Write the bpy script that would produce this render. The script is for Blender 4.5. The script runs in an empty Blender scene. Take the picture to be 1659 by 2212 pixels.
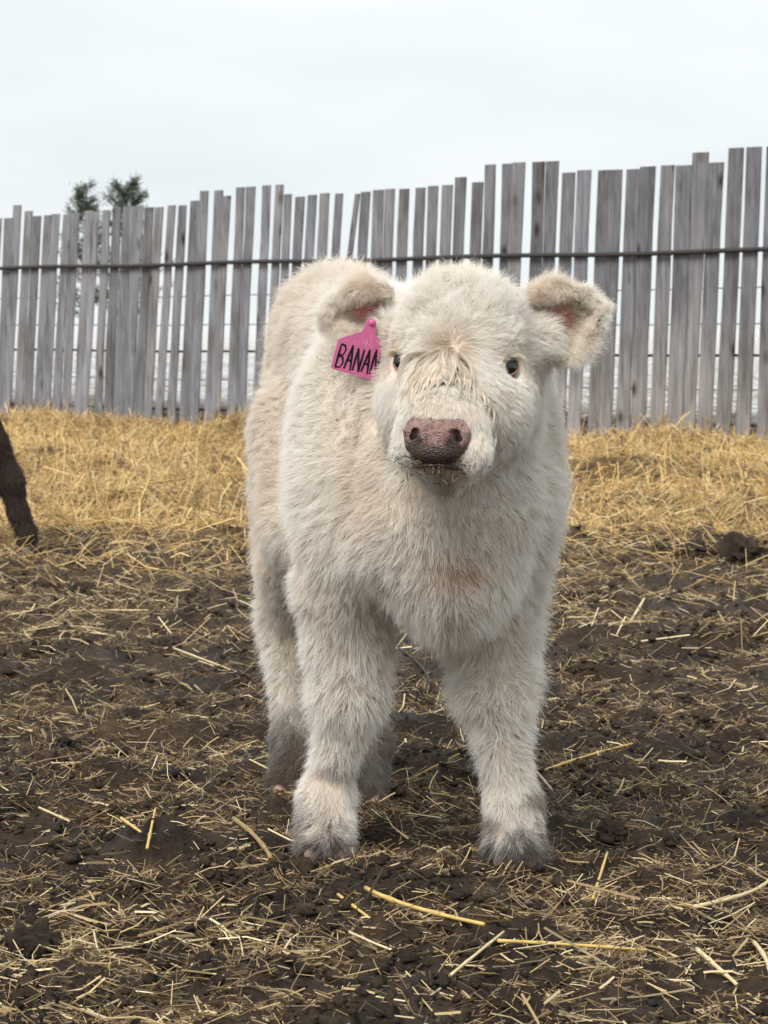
import bpy, math
import numpy as np
from mathutils import Vector, Matrix, kdtree

rng = np.random.default_rng(7)
scn = bpy.context.scene
col = scn.collection

# ---------------------------------------------------------------- camera
F, CX, CY, HOR, CAMH = 6390.0, 829.5, 1106.0, 710.0, 0.76      # pixel units of a 1659 x 2212 view
PITCH = math.atan((CY - HOR) / F)
cam_d = bpy.data.cameras.new('camera')
cam = bpy.data.objects.new('camera', cam_d)
col.objects.link(cam)
cam.location = (0, 0, CAMH)
cam.rotation_euler = (math.pi / 2 - PITCH, 0, 0)
cam_d.sensor_fit = 'VERTICAL'
cam_d.sensor_height = 36.0
cam_d.lens = F / 2212 * 36.0
cam_d.clip_start = 0.05
cam_d.clip_end = 3000
cam_d.dof.use_dof = True
cam_d.dof.focus_distance = 4.0
cam_d.dof.aperture_fstop = 26
scn.camera = cam

# ---------------------------------------------------------------- sky
SUN_EL, SUN_AZ = math.radians(50), math.radians(208)   # azimuth from +Y towards +X
world = bpy.data.worlds.new('World')
scn.world = world
world.use_nodes = True
nt = world.node_tree
nt.nodes.clear()
N = nt.nodes.new
wo = N('ShaderNodeOutputWorld'); bg = N('ShaderNodeBackground')
sky = N('ShaderNodeTexSky'); sky.sky_type = 'NISHITA'; sky.sun_disc = False
sky.sun_elevation = SUN_EL; sky.sun_rotation = SUN_AZ
sky.air_density = 1.0; sky.dust_density = 3.0
tc = N('ShaderNodeTexCoord')
mp = N('ShaderNodeMapping'); mp.inputs['Scale'].default_value = (1.0, 1.0, 3.2)
nz = N('ShaderNodeTexNoise'); nz.inputs['Scale'].default_value = 3.4
nz.inputs['Detail'].default_value = 5; nz.inputs['Roughness'].default_value = 0.5
cr = N('ShaderNodeValToRGB')
cr.color_ramp.elements[0].position = 0.34; cr.color_ramp.elements[0].color = (6.6, 7.1, 7.45, 1)
cr.color_ramp.elements[1].position = 0.62; cr.color_ramp.elements[1].color = (8.15, 8.5, 8.55, 1)
mx = N('ShaderNodeMix'); mx.data_type = 'RGBA'; mx.inputs['Factor'].default_value = 0.94
L = nt.links.new
L(tc.outputs['Generated'], mp.inputs['Vector']); L(mp.outputs['Vector'], nz.inputs['Vector'])
L(nz.outputs['Fac'], cr.inputs['Fac'])
L(sky.outputs['Color'], mx.inputs['A']); L(cr.outputs['Color'], mx.inputs['B'])
L(mx.outputs['Result'], bg.inputs['Color']); L(bg.outputs['Background'], wo.inputs['Surface'])
bg.inputs['Strength'].default_value = 0.0525

sun_d = bpy.data.lights.new('sun', 'SUN')
sun_d.energy = 1.5; sun_d.angle = math.radians(30); sun_d.color = (1.0, 0.97, 0.93)
sun = bpy.data.objects.new('sun', sun_d); col.objects.link(sun)
sd = Vector((math.sin(SUN_AZ) * math.cos(SUN_EL), math.cos(SUN_AZ) * math.cos(SUN_EL), math.sin(SUN_EL)))
sun.rotation_euler = (-sd).to_track_quat('-Z', 'Y').to_euler()

scn.view_settings.view_transform = 'Standard'
scn.view_settings.look = 'None'
scn.view_settings.exposure = 1.26
scn.view_settings.gamma = 1
scn.view_settings.use_curve_mapping = False
scn.render.engine = 'CYCLES'
scn.cycles.max_bounces = 10
scn.cycles.diffuse_bounces = 9
scn.cycles.glossy_bounces = 5
scn.cycles.transmission_bounces = 6
scn.cycles.use_denoising = True
scn.render.hair_type = 'STRAND'
try:
    scn.cycles_curves.shape = 'RIBBONS'
except Exception:
    pass

# ---------------------------------------------------------------- pixel helpers
_cp, _sp = math.cos(PITCH), math.sin(PITCH)
def ray(px, py):
    a = (np.asarray(px, float) - CX) / F; b = (CY - np.asarray(py, float)) / F
    return np.stack([a, _cp + b * _sp, -_sp + b * _cp], -1)
def at(px, py, Y):
    d = ray(px, py); t = Y / d[..., 1]
    return np.array([0, 0, CAMH]) + d * t[..., None]
def on_ground(px, py):
    d = ray(px, py); t = -CAMH / d[..., 2]
    return np.array([0, 0, CAMH]) + d * t[..., None]

# ---------------------------------------------------------------- noise
def _h(ix, iy, iz, s):
    h = (ix.astype(np.uint32) * np.uint32(73856093)) ^ (iy.astype(np.uint32) * np.uint32(19349663)) ^ (iz.astype(np.uint32) * np.uint32(83492791)) ^ np.uint32((s * 2654435761 + 12345) & 0xffffffff)
    h ^= h >> np.uint32(15); h *= np.uint32(2246822519); h ^= h >> np.uint32(13); h *= np.uint32(3266489917); h ^= h >> np.uint32(16)
    return h.astype(np.float32) / np.float32(4294967295.0)
def vnoise(p, s=0):
    p = np.asarray(p, np.float32)
    i = np.floor(p); f = p - i; i = i.astype(np.int64)
    f = f * f * (3 - 2 * f)
    out = 0
    for dx in (0, 1):
        wx = f[..., 0] if dx else 1 - f[..., 0]
        for dy in (0, 1):
            wy = f[..., 1] if dy else 1 - f[..., 1]
            for dz in (0, 1):
                wz = f[..., 2] if dz else 1 - f[..., 2]
                out = out + wx * wy * wz * _h(i[..., 0] + dx, i[..., 1] + dy, i[..., 2] + dz, s)
    return out * 2 - 1
def vnoise2(p, s=0):
    p = np.asarray(p, np.float32)
    i = np.floor(p); f = p - i; i = i.astype(np.int64)
    f = f * f * (3 - 2 * f); z0 = np.zeros_like(i[..., 0])
    out = 0
    for dx in (0, 1):
        wx = f[..., 0] if dx else 1 - f[..., 0]
        for dy in (0, 1):
            wy = f[..., 1] if dy else 1 - f[..., 1]
            out = out + wx * wy * _h(i[..., 0] + dx, i[..., 1] + dy, z0, s)
    return out * 2 - 1
def sstep(x, a, b):
    t = np.clip((x - a) / (b - a), 0, 1)
    return t * t * (3 - 2 * t)

# ---------------------------------------------------------------- object helpers
def link(o, parent=None):
    col.objects.link(o)
    if parent is not None:
        o.parent = parent
        o.matrix_parent_inverse = Matrix.Translation(parent.location).inverted() if parent.parent is None else \
            Matrix.Translation(parent.parent.location).inverted() @ Matrix.Identity(4)
    return o
def tag(o, label=None, cat=None, group=None, kind=None):
    if label: o['label'] = label
    if cat: o['category'] = cat
    if group: o['group'] = group
    if kind: o['kind'] = kind
    return o
def empty(name, loc):
    o = bpy.data.objects.new(name, None); o.location = loc; o.empty_display_size = 0.1
    col.objects.link(o)
    return o
def np_mesh(name, v, faces, smooth=True, cols=None):
    """faces: (M,3) or (M,4) int array"""
    v = np.ascontiguousarray(v, np.float32); faces = np.ascontiguousarray(faces, np.int32)
    me = bpy.data.meshes.new(name)
    m, k = faces.shape
    me.vertices.add(len(v)); me.vertices.foreach_set('co', v.ravel())
    me.loops.add(m * k); me.loops.foreach_set('vertex_index', faces.ravel())
    me.polygons.add(m)
    me.polygons.foreach_set('loop_start', np.arange(0, m * k, k, dtype=np.int32))
    me.polygons.foreach_set('loop_total', np.full(m, k, np.int32))
    me.polygons.foreach_set('use_smooth', np.full(m, smooth, bool))
    me.update(calc_edges=True)
    if cols is not None:
        for nm, c in cols.items():
            c = np.asarray(c, np.float32)
            if c.ndim == 1:
                a = me.attributes.new(nm, 'FLOAT', 'POINT'); a.data.foreach_set('value', c)
            else:
                if c.shape[1] == 3: c = np.concatenate([c, np.ones((len(c), 1), np.float32)], 1)
                a = me.attributes.new(nm, 'FLOAT_COLOR', 'POINT'); a.data.foreach_set('color', np.ascontiguousarray(c).ravel())
    return me
def part(name, v, faces, mat, parent=None, smooth=True, cols=None):
    """a mesh object with world-space vertices; its origin goes to the parent's"""
    off = np.array(parent.location if parent is not None and parent.parent is None else (parent.parent.location if parent is not None else (0, 0, 0)))
    me = np_mesh(name, np.asarray(v) - off, faces, smooth, cols)
    if mat: me.materials.append(mat)
    o = bpy.data.objects.new(name, me); col.objects.link(o)
    if parent is not None: o.parent = parent
    return o
def thing_mesh(name, v, faces, mat, base=None, smooth=True, cols=None):
    v = np.asarray(v, float)
    if base is None:
        base = np.array([(v[:, 0].min() + v[:, 0].max()) / 2, (v[:, 1].min() + v[:, 1].max()) / 2, v[:, 2].min()])
    me = np_mesh(name, v - base, faces, smooth, cols)
    if mat: me.materials.append(mat)
    o = bpy.data.objects.new(name, me); o.location = base; col.objects.link(o)
    return o
def tube(path, rad, sides=8, cap=True):
    path = np.asarray(path, float); n = len(path); rad = np.broadcast_to(np.asarray(rad, float), (n,))
    tg = np.gradient(path, axis=0); tg /= np.linalg.norm(tg, axis=1)[:, None] + 1e-12
    ref = np.array([0, 0, 1.0]) if abs(tg[0, 2]) < 0.8 else np.array([1.0, 0, 0])
    vs = []
    for i in range(n):
        a = np.cross(tg[i], ref); a /= np.linalg.norm(a); b = np.cross(a, tg[i])
        th = np.arange(sides) / sides * 2 * math.pi
        vs.append(path[i] + rad[i] * (np.cos(th)[:, None] * a + np.sin(th)[:, None] * b))
    v = np.concatenate(vs)
    fs = []
    for i in range(n - 1):
        for j in range(sides):
            k = (j + 1) % sides
            fs.append((i * sides + j, i * sides + k, (i + 1) * sides + k, (i + 1) * sides + j))
    if cap:
        v = np.concatenate([v, path[:1], path[-1:]])
        c0, c1 = len(v) - 2, len(v) - 1
        for j in range(sides):
            k = (j + 1) % sides
            fs.append((c0, k, j, j)); fs.append((c1, (n - 1) * sides + j, (n - 1) * sides + k, (n - 1) * sides + k))
    return v, clean_quads(fs)
def clean_quads(fs):
    # all quads -> triangles
    out = []
    for a, b, c, d in fs:
        out.append((a, b, c))
        if d != c and d != a: out.append((a, c, d))
    return np.array(out, np.int32)
def merge(parts):
    vs, fs, o = [], [], 0
    for v, f in parts:
        vs.append(v); fs.append(np.asarray(f) + o); o += len(v)
    return np.concatenate(vs), np.concatenate(fs)

# ---------------------------------------------------------------- materials
def mat_new(name):
    m = bpy.data.materials.new(name); m.use_nodes = True
    t = m.node_tree; b = t.nodes['Principled BSDF']
    return m, t, b
def attr_node(t, name):
    a = t.nodes.new('ShaderNodeAttribute'); a.attribute_name = name; return a
def noise_node(t, scale, detail=4, rough=0.55, vec=None, dist=0.0):
    n = t.nodes.new('ShaderNodeTexNoise'); n.inputs['Scale'].default_value = scale
    n.inputs['Detail'].default_value = detail; n.inputs['Roughness'].default_value = rough
    n.inputs['Distortion'].default_value = dist
    if vec is not None: t.links.new(vec, n.inputs['Vector'])
    return n
def ramp(t, fac, stops):
    r = t.nodes.new('ShaderNodeValToRGB')
    while len(r.color_ramp.elements) < len(stops): r.color_ramp.elements.new(0.5)
    for e, (p, c) in zip(r.color_ramp.elements, stops):
        e.position = p; e.color = (*c, 1)
    t.links.new(fac, r.inputs['Fac'])
    return r
def mixc(t, fac, a, b, mode='MIX'):
    m = t.nodes.new('ShaderNodeMix'); m.data_type = 'RGBA'; m.blend_type = mode
    for sock, v in ((m.inputs['Factor'], fac), (m.inputs['A'], a), (m.inputs['B'], b)):
        if hasattr(v, 'is_output'): t.links.new(v, sock)
        else: sock.default_value = v if isinstance(v, (int, float)) else (*v, 1)
    return m.outputs['Result']
def bump(t, b, h, strength=0.5, dist=0.01):
    n = t.nodes.new('ShaderNodeBump'); n.inputs['Strength'].default_value = strength
    n.inputs['Distance'].default_value = dist
    t.links.new(h, n.inputs['Height']); t.links.new(n.outputs['Normal'], b.inputs['Normal'])
def geo_pos(t):
    return t.nodes.new('ShaderNodeNewGeometry').outputs['Position']

def make_ground_mat():
    m, t, b = mat_new('mud')
    pos = geo_pos(t)
    n1 = noise_node(t, 9, 6, 0.65, pos); n2 = noise_node(t, 85, 8, 0.75, pos); n3 = noise_node(t, 2.2, 4, 0.6, pos)
    mud = ramp(t, n1.outputs['Fac'], [(0.3, (0.025, 0.0155, 0.0098)), (0.5, (0.064, 0.040, 0.0235)), (0.72, (0.155, 0.104, 0.058))])
    fine = ramp(t, n2.outputs['Fac'], [(0.3, (0.45, 0.42, 0.4)), (0.7, (1.5, 1.45, 1.35))])
    c = mixc(t, 1.0, mud.outputs['Color'], fine.outputs['Color'], 'MULTIPLY')
    sm = attr_node(t, 'straw')
    gold = ramp(t, n2.outputs['Fac'], [(0.28, (0.07, 0.043, 0.016)), (0.5, (0.21, 0.135, 0.05)), (0.75, (0.42, 0.29, 0.115))])
    c = mixc(t, sm.outputs['Fac'], c, gold.outputs['Color'])
    sn = attr_node(t, 'snow')
    snr = ramp(t, n3.outputs['Fac'], [(0.44, (0.26, 0.21, 0.14)), (0.54, (0.78, 0.79, 0.8))])
    c = mixc(t, sn.outputs['Fac'], c, snr.outputs['Color'])
    t.links.new(c, b.inputs['Base Color'])
    rr = ramp(t, n1.outputs['Fac'], [(0.3, (0.5,) * 3), (0.6, (0.85,) * 3)])
    t.links.new(rr.outputs['Color'], b.inputs['Roughness'])
    b.inputs['Specular IOR Level'].default_value = 0.35
    bump(t, b, n2.outputs['Fac'], 1.0, 0.03)
    return m
def make_col_mat(name, rough=0.6, spec=0.3, nscale=None, var=0.0, trans=0.0):
    m, t, b = mat_new(name)
    a = attr_node(t, 'col')
    c = a.outputs['Color']
    if nscale:
        n = noise_node(t, nscale, 4, 0.6, geo_pos(t))
        r = ramp(t, n.outputs['Fac'], [(0.3, (1 - var,) * 3), (0.7, (1 + var,) * 3)])
        c = mixc(t, 1.0, c, r.outputs['Color'], 'MULTIPLY')
        bump(t, b, n.outputs['Fac'], 0.3, 0.002)
    t.links.new(c, b.inputs['Base Color'])
    b.inputs['Roughness'].default_value = rough; b.inputs['Specular IOR Level'].default_value = spec
    return m
def make_plain(name, c, rough=0.6, spec=0.3, nscale=30, var=0.3, bmp=0.2):
    m, t, b = mat_new(name)
    tcn = t.nodes.new('ShaderNodeTexCoord')
    n = noise_node(t, nscale, 5, 0.6, tcn.outputs['Object'])
    r = ramp(t, n.outputs['Fac'], [(0.3, tuple(x * (1 - var) for x in c)), (0.7, tuple(min(1, x * (1 + var)) for x in c))])
    t.links.new(r.outputs['Color'], b.inputs['Base Color'])
    b.inputs['Roughness'].default_value = rough; b.inputs['Specular IOR Level'].default_value = spec
    bump(t, b, n.outputs['Fac'], bmp, 0.003)
    return m
def make_wood():
    m, t, b = mat_new('weathered_wood')
    tcn = t.nodes.new('ShaderNodeTexCoord'); oi = t.nodes.new('ShaderNodeObjectInfo')
    mpn = t.nodes.new('ShaderNodeMapping')
    vm = t.nodes.new('ShaderNodeVectorMath'); vm.operation = 'ADD'
    sc = t.nodes.new('ShaderNodeMath'); sc.operation = 'MULTIPLY'; sc.inputs[1].default_value = 57.0
    t.links.new(oi.outputs['Random'], sc.inputs[0])
    cb = t.nodes.new('ShaderNodeCombineXYZ')
    for k in 'XYZ': t.links.new(sc.outputs[0], cb.inputs[k])
    t.links.new(tcn.outputs['Object'], vm.inputs[0]); t.links.new(cb.outputs[0], vm.inputs[1])
    mpn.inputs['Scale'].default_value = (1, 1, 0.045); t.links.new(vm.outputs[0], mpn.inputs['Vector'])
    g = noise_node(t, 55, 6, 0.65, mpn.outputs['Vector'], 0.6)
    mp2 = t.nodes.new('ShaderNodeMapping'); mp2.inputs['Scale'].default_value = (1, 1, 0.35); t.links.new(vm.outputs[0], mp2.inputs['Vector'])
    st = noise_node(t, 5.5, 4, 0.6, mp2.outputs['Vector'])
    vo = t.nodes.new('ShaderNodeTexVoronoi'); vo.inputs['Scale'].default_value = 5.0; vo.inputs['Randomness'].default_value = 1
    mp3 = t.nodes.new('ShaderNodeMapping'); mp3.inputs['Scale'].default_value = (1.0, 1.0, 0.55); t.links.new(vm.outputs[0], mp3.inputs['Vector'])
    t.links.new(mp3.outputs['Vector'], vo.inputs['Vector'])
    kn = ramp(t, vo.outputs['Distance'], [(0.07, (0.22, 0.17, 0.14)), (0.13, (0.62, 0.58, 0.55)), (0.22, (1, 1, 1))])
    base = ramp(t, g.outputs['Fac'], [(0.25, (0.075, 0.073, 0.074)), (0.5, (0.19, 0.188, 0.192)), (0.75, (0.30, 0.30, 0.308))])
    stn = ramp(t, st.outputs['Fac'], [(0.32, (0.6, 0.57, 0.54)), (0.5, (0.95, 0.94, 0.94)), (0.7, (1.15, 1.12, 1.1))])
    c = mixc(t, 1.0, base.outputs['Color'], stn.outputs['Color'], 'MULTIPLY')
    c = mixc(t, 1.0, c, kn.outputs['Color'], 'MULTIPLY')
    rv = ramp(t, oi.outputs['Random'], [(0.0, (0.72, 0.71, 0.70)), (0.3, (0.95, 0.96, 0.99)), (0.6, (1.05, 1.03, 1.0)), (0.8, (0.80, 0.81, 0.83)), (1.0, (1.25, 1.26, 1.3))])
    c = mixc(t, 1.0, c, rv.outputs['Color'], 'MULTIPLY')
    cv = attr_node(t, 'tone')
    c = mixc(t, 1.0, c, cv.outputs['Color'], 'MULTIPLY')
    t.links.new(c, b.inputs['Base Color'])
    b.inputs['Roughness'].default_value = 0.85; b.inputs['Specular IOR Level'].default_value = 0.2
    bump(t, b, g.outputs['Fac'], 0.6, 0.004)
    return m
def make_fur(name, root_dark=0.66, rough=0.42, rrough=0.55):
    """hair colour comes from the per-strand 'col' attribute, a little darker and yellower at the root"""
    m = bpy.data.materials.new(name); m.use_nodes = True
    t = m.node_tree; t.nodes.clear()
    out = t.nodes.new('ShaderNodeOutputMaterial')
    a = attr_node(t, 'col'); hi = t.nodes.new('ShaderNodeHairInfo')
    r = ramp(t, hi.outputs['Intercept'], [(0.0, (root_dark, root_dark * 0.91, root_dark * 0.82)), (0.5, (0.96, 0.945, 0.92)), (1.0, (1.04, 1.04, 1.04))])  # beige roots darkened, tips lightened: shading depth painted into the strands
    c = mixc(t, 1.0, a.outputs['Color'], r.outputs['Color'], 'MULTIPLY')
    df = t.nodes.new('ShaderNodeBsdfDiffuse'); tr = t.nodes.new('ShaderNodeBsdfTranslucent')
    t.links.new(c, df.inputs['Color']); t.links.new(c, tr.inputs['Color'])
    h = t.nodes.new('ShaderNodeMixShader'); h.inputs[0].default_value = 0.42
    t.links.new(df.outputs[0], h.inputs[1]); t.links.new(tr.outputs[0], h.inputs[2])
    t.links.new(h.outputs[0], out.inputs['Surface'])
    return m

M_ground = make_ground_mat()
M_straw = make_col_mat('straw', 0.55, 0.35)
M_wood = make_wood()
M_steel = make_plain('rusted_pipe', (0.045, 0.04, 0.038), 0.7, 0.3, 60, 0.4)
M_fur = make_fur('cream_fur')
M_skin = make_col_mat('hide', 0.8, 0.15, 60, 0.15)
M_dark_fur = make_fur('brown_fur', 0.6, 0.4, 0.5)
M_mud = make_plain('wet_mud', (0.022, 0.017, 0.014), 0.6, 0.45, 45, 0.5, 0.6)

# ---------------------------------------------------------------- terrain
FR, FL = np.array([2.53, 19.5]), np.array([-3.375, 26.0])
FU = (FR - FL) / np.linalg.norm(FR - FL)             # along the fence, left to right
FN = np.array([-FU[1], FU[0]])
if FN[1] > 0: FN = -FN                               # towards the camera
def fence_dist(x, y):
    return (x - FL[0]) * FN[0] + (y - FL[1]) * FN[1]  # >0 on the camera's side
def straw_mask(x, y):
    p = np.stack([x, y], -1)
    n = vnoise2(p * 0.9, 31) * 1.3 + vnoise2(p * 3.1, 32) * 0.7 + vnoise2(p * 9, 33) * 0.35
    m = sstep(y + n * 1.25 + 0.10 * x, 9.5, 12.4)
    hole = sstep(vnoise2(p * np.array([2.2, 1.1]), 35) + 0.3 * vnoise2(p * 8, 36), 0.5, 0.66) * (y < 17) * 0.9
    return np.clip(m - hole + 0.22 * sstep(y, 5.5, 9.5) * (0.6 + 0.8 * vnoise2(p * 6, 37)), 0, 1)
MOUNDS = [((1420, 955), 19.0, 0.35, 0.33), ((1580, 965), 18.6, 0.45, 0.12), ((1310, 1085), 13.5, 0.32, 0.13), ((1200, 960), 19.8, 0.4, 0.10),
          ((545, 905), 22.6, 0.28, 0.36), ((300, 895), 24.0, 0.5, 0.10), ((90, 890), 24.5, 0.6, 0.16), ((690, 930), 20, 0.5, 0.06),
          ((60, 950), 16.5, 0.5, 0.07), ((1500, 1010), 15.5, 0.5, 0.08), ((1600, 1215), 9.3, 0.16, 0.03)]
def height(x, y):
    x = np.asarray(x, float); y = np.asarray(y, float)
    p = np.stack([x, y], -1)
    h = vnoise2(p * 1.3, 1) * 0.012 + vnoise2(p * 4.2, 2) * 0.017
    r = 1 - np.abs(vnoise2(p * 9.0, 3)); h += (r * r - 0.5) * 0.02
    h += vnoise2(p * 19, 4) * 0.012 + vnoise2(p * 42, 5) * 0.006 + vnoise2(p * 90, 6) * 0.0036
    lump = sstep(vnoise2(p * 6.1, 8), 0.35, 0.8); h += lump * 0.032
    s = sstep(y, 10.5, 14)
    h = h + s * (0.015 - 0.10 * sstep(y, 15, 20) + (vnoise2(p * 1.7, 11) * 0.04 + vnoise2(p * 4.5, 12) * 0.045) * (1 - 0.4 * sstep(y, 15, 19)) + np.abs(vnoise2(p * 11, 13)) * 0.03)
    for (px, py), Y, r_, a_ in MOUNDS:
        cx = (px - CX) / F * Y
        h = h + (a_ * (0.42 if Y > 14 else 1.0)) * np.exp(-(((x - cx) / r_) ** 2 + ((y - Y) / (r_ * 1.6)) ** 2))
    h = h + sstep(y, 20, 28) * 0.03
    near = np.exp(-(((x - 0.05) / 0.25) ** 2 + ((y - 4.22) / 0.18) ** 2)) + np.exp(-(((x + 0.085) / 0.2) ** 2 + ((y - 4.76) / 0.2) ** 2))
    h = h * (1 - 0.5 * np.clip(near, 0, 1))
    fade = sstep(np.abs(x), 40, 90) + sstep(np.abs(y), 60, 120)
    return h * (1 - np.clip(fade, 0, 1))

ys = [-400, -150, -50, -15, -5, -1, 1, 2, 2.5]
y_ = 2.75
while y_ < 27:
    ys.append(y_); y_ += min(0.06, max(0.004, y_ * y_ * 5.4e-4))
y_ = 27
while y_ < 1500:
    ys.append(y_); y_ *= 1.09
ys = np.array(ys)
uc = np.linspace(-1, 1, 420)
uo = 1 + np.array([0.04, 0.12, 0.3, 0.7, 1.5, 4, 12, 40, 150, 600])
us = np.concatenate([-uo[::-1], uc, uo])
hw = 0.145 * np.abs(ys) + 0.12
XX = us[None, :] * hw[:, None]
YY = np.broadcast_to(ys[:, None], XX.shape)
ZZ = height(XX, YY)
sm = straw_mask(XX, YY) * sstep(fence_dist(XX, YY), -0.5, 0.3)
snow = sstep(fence_dist(XX, YY), -3.0, -8.0)
nr, nc = XX.shape
idx = np.arange(nr * nc).reshape(nr, nc)
gf = np.stack([idx[:-1, :-1], idx[:-1, 1:], idx[1:, 1:], idx[1:, :-1]], -1).reshape(-1, 4)
g_me = np_mesh('ground', np.stack([XX, YY, ZZ], -1).reshape(-1, 3), gf, True, {'straw': sm.ravel(), 'snow': snow.ravel()})
g_me.materials.append(M_ground)
ground = bpy.data.objects.new('ground', g_me); col.objects.link(ground)
tag(ground, 'trampled dark mud of the farmyard with straw bedding towards the fence', None, None, 'structure')

# ---------------------------------------------------------------- fence
fence = empty('plank_fence', (*((FR + FL) / 2), 0.0))
tag(fence, 'tall weathered grey windbreak fence of uneven upright planks behind the straw', 'fence')
A = [(-60,18,415),(30,105,412),(118,183,303),(205,270,353),(280,348,395),(365,430,388),(440,508,377),(528,592,380),(597,665,368),(710,780,350),
     (790,838,358),(862,925,345),(955,1025,325),(1032,1125,312),(1128,1212,310),(1215,1290,322),(1310,1380,320),(1412,1475,305),(1508,1575,305)]
B = [(48,130,265),(137,208,183),(252,322,178),(325,392,225),(435,507,152),(525,603,148),(658,728,136),(768,835,130),(835,900,210),(942,1020,232),
     (1035,1112,217),(1148,1228,202),(1266,1332,205),(1440,1485,208),(1482,1560,190)]
C_ = [(36,125,420),(125,210,412),(250,333,412),(378,460,402),(490,575,388),(597,683,380),(712,802,316),(838,932,357),(955,1043,213),(1090,1178,205),
     (1180,1290,195),(1337,1438,190),(1455,1558,185),(1583,1690,278)]
D_ = [(105,218,258),(262,365,257),(365,470,255),(497,610,250),(615,742,228),(775,888,218),(912,1045,218),(1045,1178,112),(1178,1303,195),
     (1337,1463,75),(1487,1613,68),(1640,1770,62)]
boards = [(x0 * .256, x1 * .256, 365 + .256 * y, .052) for x0, x1, y in A] + \
         [(398.2 + x0 * .256, 398.2 + x1 * .256, 365 + .256 * y, .05) for x0, x1, y in B] + \
         [(796.3 + x0 * .264, 796.3 + x1 * .264, 298.6 + .264 * y, .036) for x0, x1, y in C_] + \
         [(1221 + x0 * .264, 1221 + x1 * .264, 298.6 + .264 * y, .043) for x0, x1, y in D_]
# a few more past the frame on either side
for k in range(14):
    w = 33.5
    boards.append((1692 + k * 41, 1692 + k * 41 + w, 312 + ((k * 37) % 5) * 9, .043))
    boards.append((-36 - k * 21, -36 - k * 21 + 18.5, 470 + ((k * 29) % 6) * 6, .052))
def fence_hit(px, py):
    d = ray(px, py)
    t = ((FL[0]) * FN[0] + FL[1] * FN[1]) / (d[..., 0] * FN[0] + d[..., 1] * FN[1])
    p = np.array([0, 0, CAMH]) + d * t[..., None]
    return (p[..., 0] - FL[0]) * FU[0] + (p[..., 1] - FL[1]) * FU[1], p[..., 2]
TH = 0.012
POSTS = []
for i, (x0, x1, yt, lean) in enumerate(boards):
    lean += rng.normal(0, 0.005) + (0.08 if abs(x0 - 766.8) < 1 else 0)
    yb = 940.0
    wpx = x1 - x0
    (sa, za), (sb, zb) = fence_hit(x0, yt + (x1 - x0) * .045), fence_hit(x1, yt)
    (sc_, zc), (sd_, zd) = fence_hit(x0 - lean * (yb - yt) - 0.03 * wpx, yb), fence_hit(x1 - lean * (yb - yt) + (-0.025 + 0.03 * (1 - float(sstep(np.array(x0), 500., 1000.)))) * wpx, yb)
    cut = 0.003 * float(sstep(np.array(x0), 500., 1000.))
    sb -= cut; sd_ -= cut
    dep = rng.uniform(-0.003, 0.003) - (0.009 if i % 2 else 0); sb -= 0.003; sd_ -= 0.003
    zbot = -0.15
    if i in (13, 35, 44, 50, 54, 66): POSTS.append(float((sa + sb + sc_ + sd_) / 4))
    def ext(s_t, z_t, s_b, z_b, z): return s_t + (s_b - s_t) * (z_t - z) / (z_t - z_b)
    nseg = 5
    rows = []
    for k in range(nseg + 1):
        f_ = k / nseg
        z_l = za + (zbot - za) * f_; z_r = zb + (zbot - zb) * f_
        jl, jr = rng.normal(0, 0.0022, 2)
        rows.append((ext(sa, za, sc_, zc, z_l) + jl, z_l, ext(sb, zb, sd_, zd, z_r) + jr, z_r, rng.normal(0, 0.002)))
    vs = []
    for sl, zl, sr, zr, w_ in rows:
        e = 0.003
        for s_, z_, o_ in ((sl, zl, TH / 2 - e), (sl + e, zl, TH / 2), (sr - e, zr, TH / 2), (sr, zr, TH / 2 - e), (sr, zr, -TH / 2), (sl, zl, -TH / 2)):
            q = FL + FU * s_ + FN * (o_ + dep + w_)
            vs.append((q[0], q[1], z_))
    fs = []
    for k in range(nseg):
        for j in range(6):
            j2 = (j + 1) % 6
            fs.append((k * 6 + j, (k + 1) * 6 + j, (k + 1) * 6 + j2, k * 6 + j2))
    for k, s_ in ((0, 1), (nseg, -1)):
        b0 = k * 6
        fs += [(b0, b0 + 1, b0 + 2, b0 + 3), (b0, b0 + 3, b0 + 4, b0 + 5)]
    vs = np.array(vs)
    me_v = vs.copy()
    xm = (x0 + x1) / 2
    tn = np.ones((len(vs), 3)) * np.array([0.98, 1.0, 1.035]) * (1.04 + 0.2 * (1 - sstep(xm, 300, 1000)))
    warm = sstep(vs[:, 2], 1.0, 0.2)[:, None] * sstep(xm, 600, 1300)          # lighter, browner lower wood towards the right
    tn = tn * (1 - warm) + tn * np.array([1.5, 1.38, 1.24]) * warm
    # each plank's own origin sits at its foot
    base = vs.mean(0); base[2] = 0
    o = bpy.data.objects.new('plank', None)
    me = np_mesh('plank', me_v - base, np.array(fs), False, {'tone': tn})
    me.materials.append(M_wood)
    o = bpy.data.objects.new('plank', me); col.objects.link(o); o.parent = fence
    o.location = Vector(base) - fence.location
SMAX = float(np.linalg.norm(FR - FL))
def fence_line(z0, z1, off, r, name, sag=0.01, sides=8):
    s = np.linspace(-5.5, SMAX + 3.2, 60)
    f_ = s / SMAX
    z = z0 + (z1 - z0) * f_ + sag * np.sin(s * 2.3)
    q = FL[None] + FU[None] * s[:, None] + FN[None] * off
    v, f = tube(np.column_stack([q, z]), r, sides)
    part(name, v, f, M_steel, fence)
fence_line(1.285, 1.275, 0.028, 0.0165, 'rail', 0.006)
for z0, z1, r in ((1.02, 1.03, 0.004), (0.79, 0.79, 0.004), (0.575, 0.58, 0.011), (0.345, 0.35, 0.004), (0.1, 0.115, 0.011)):
    fence_line(z0, z1, -0.035 - r, r, 'back_wire' if r < 0.01 else 'back_rail', 0.004, 6)
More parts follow.
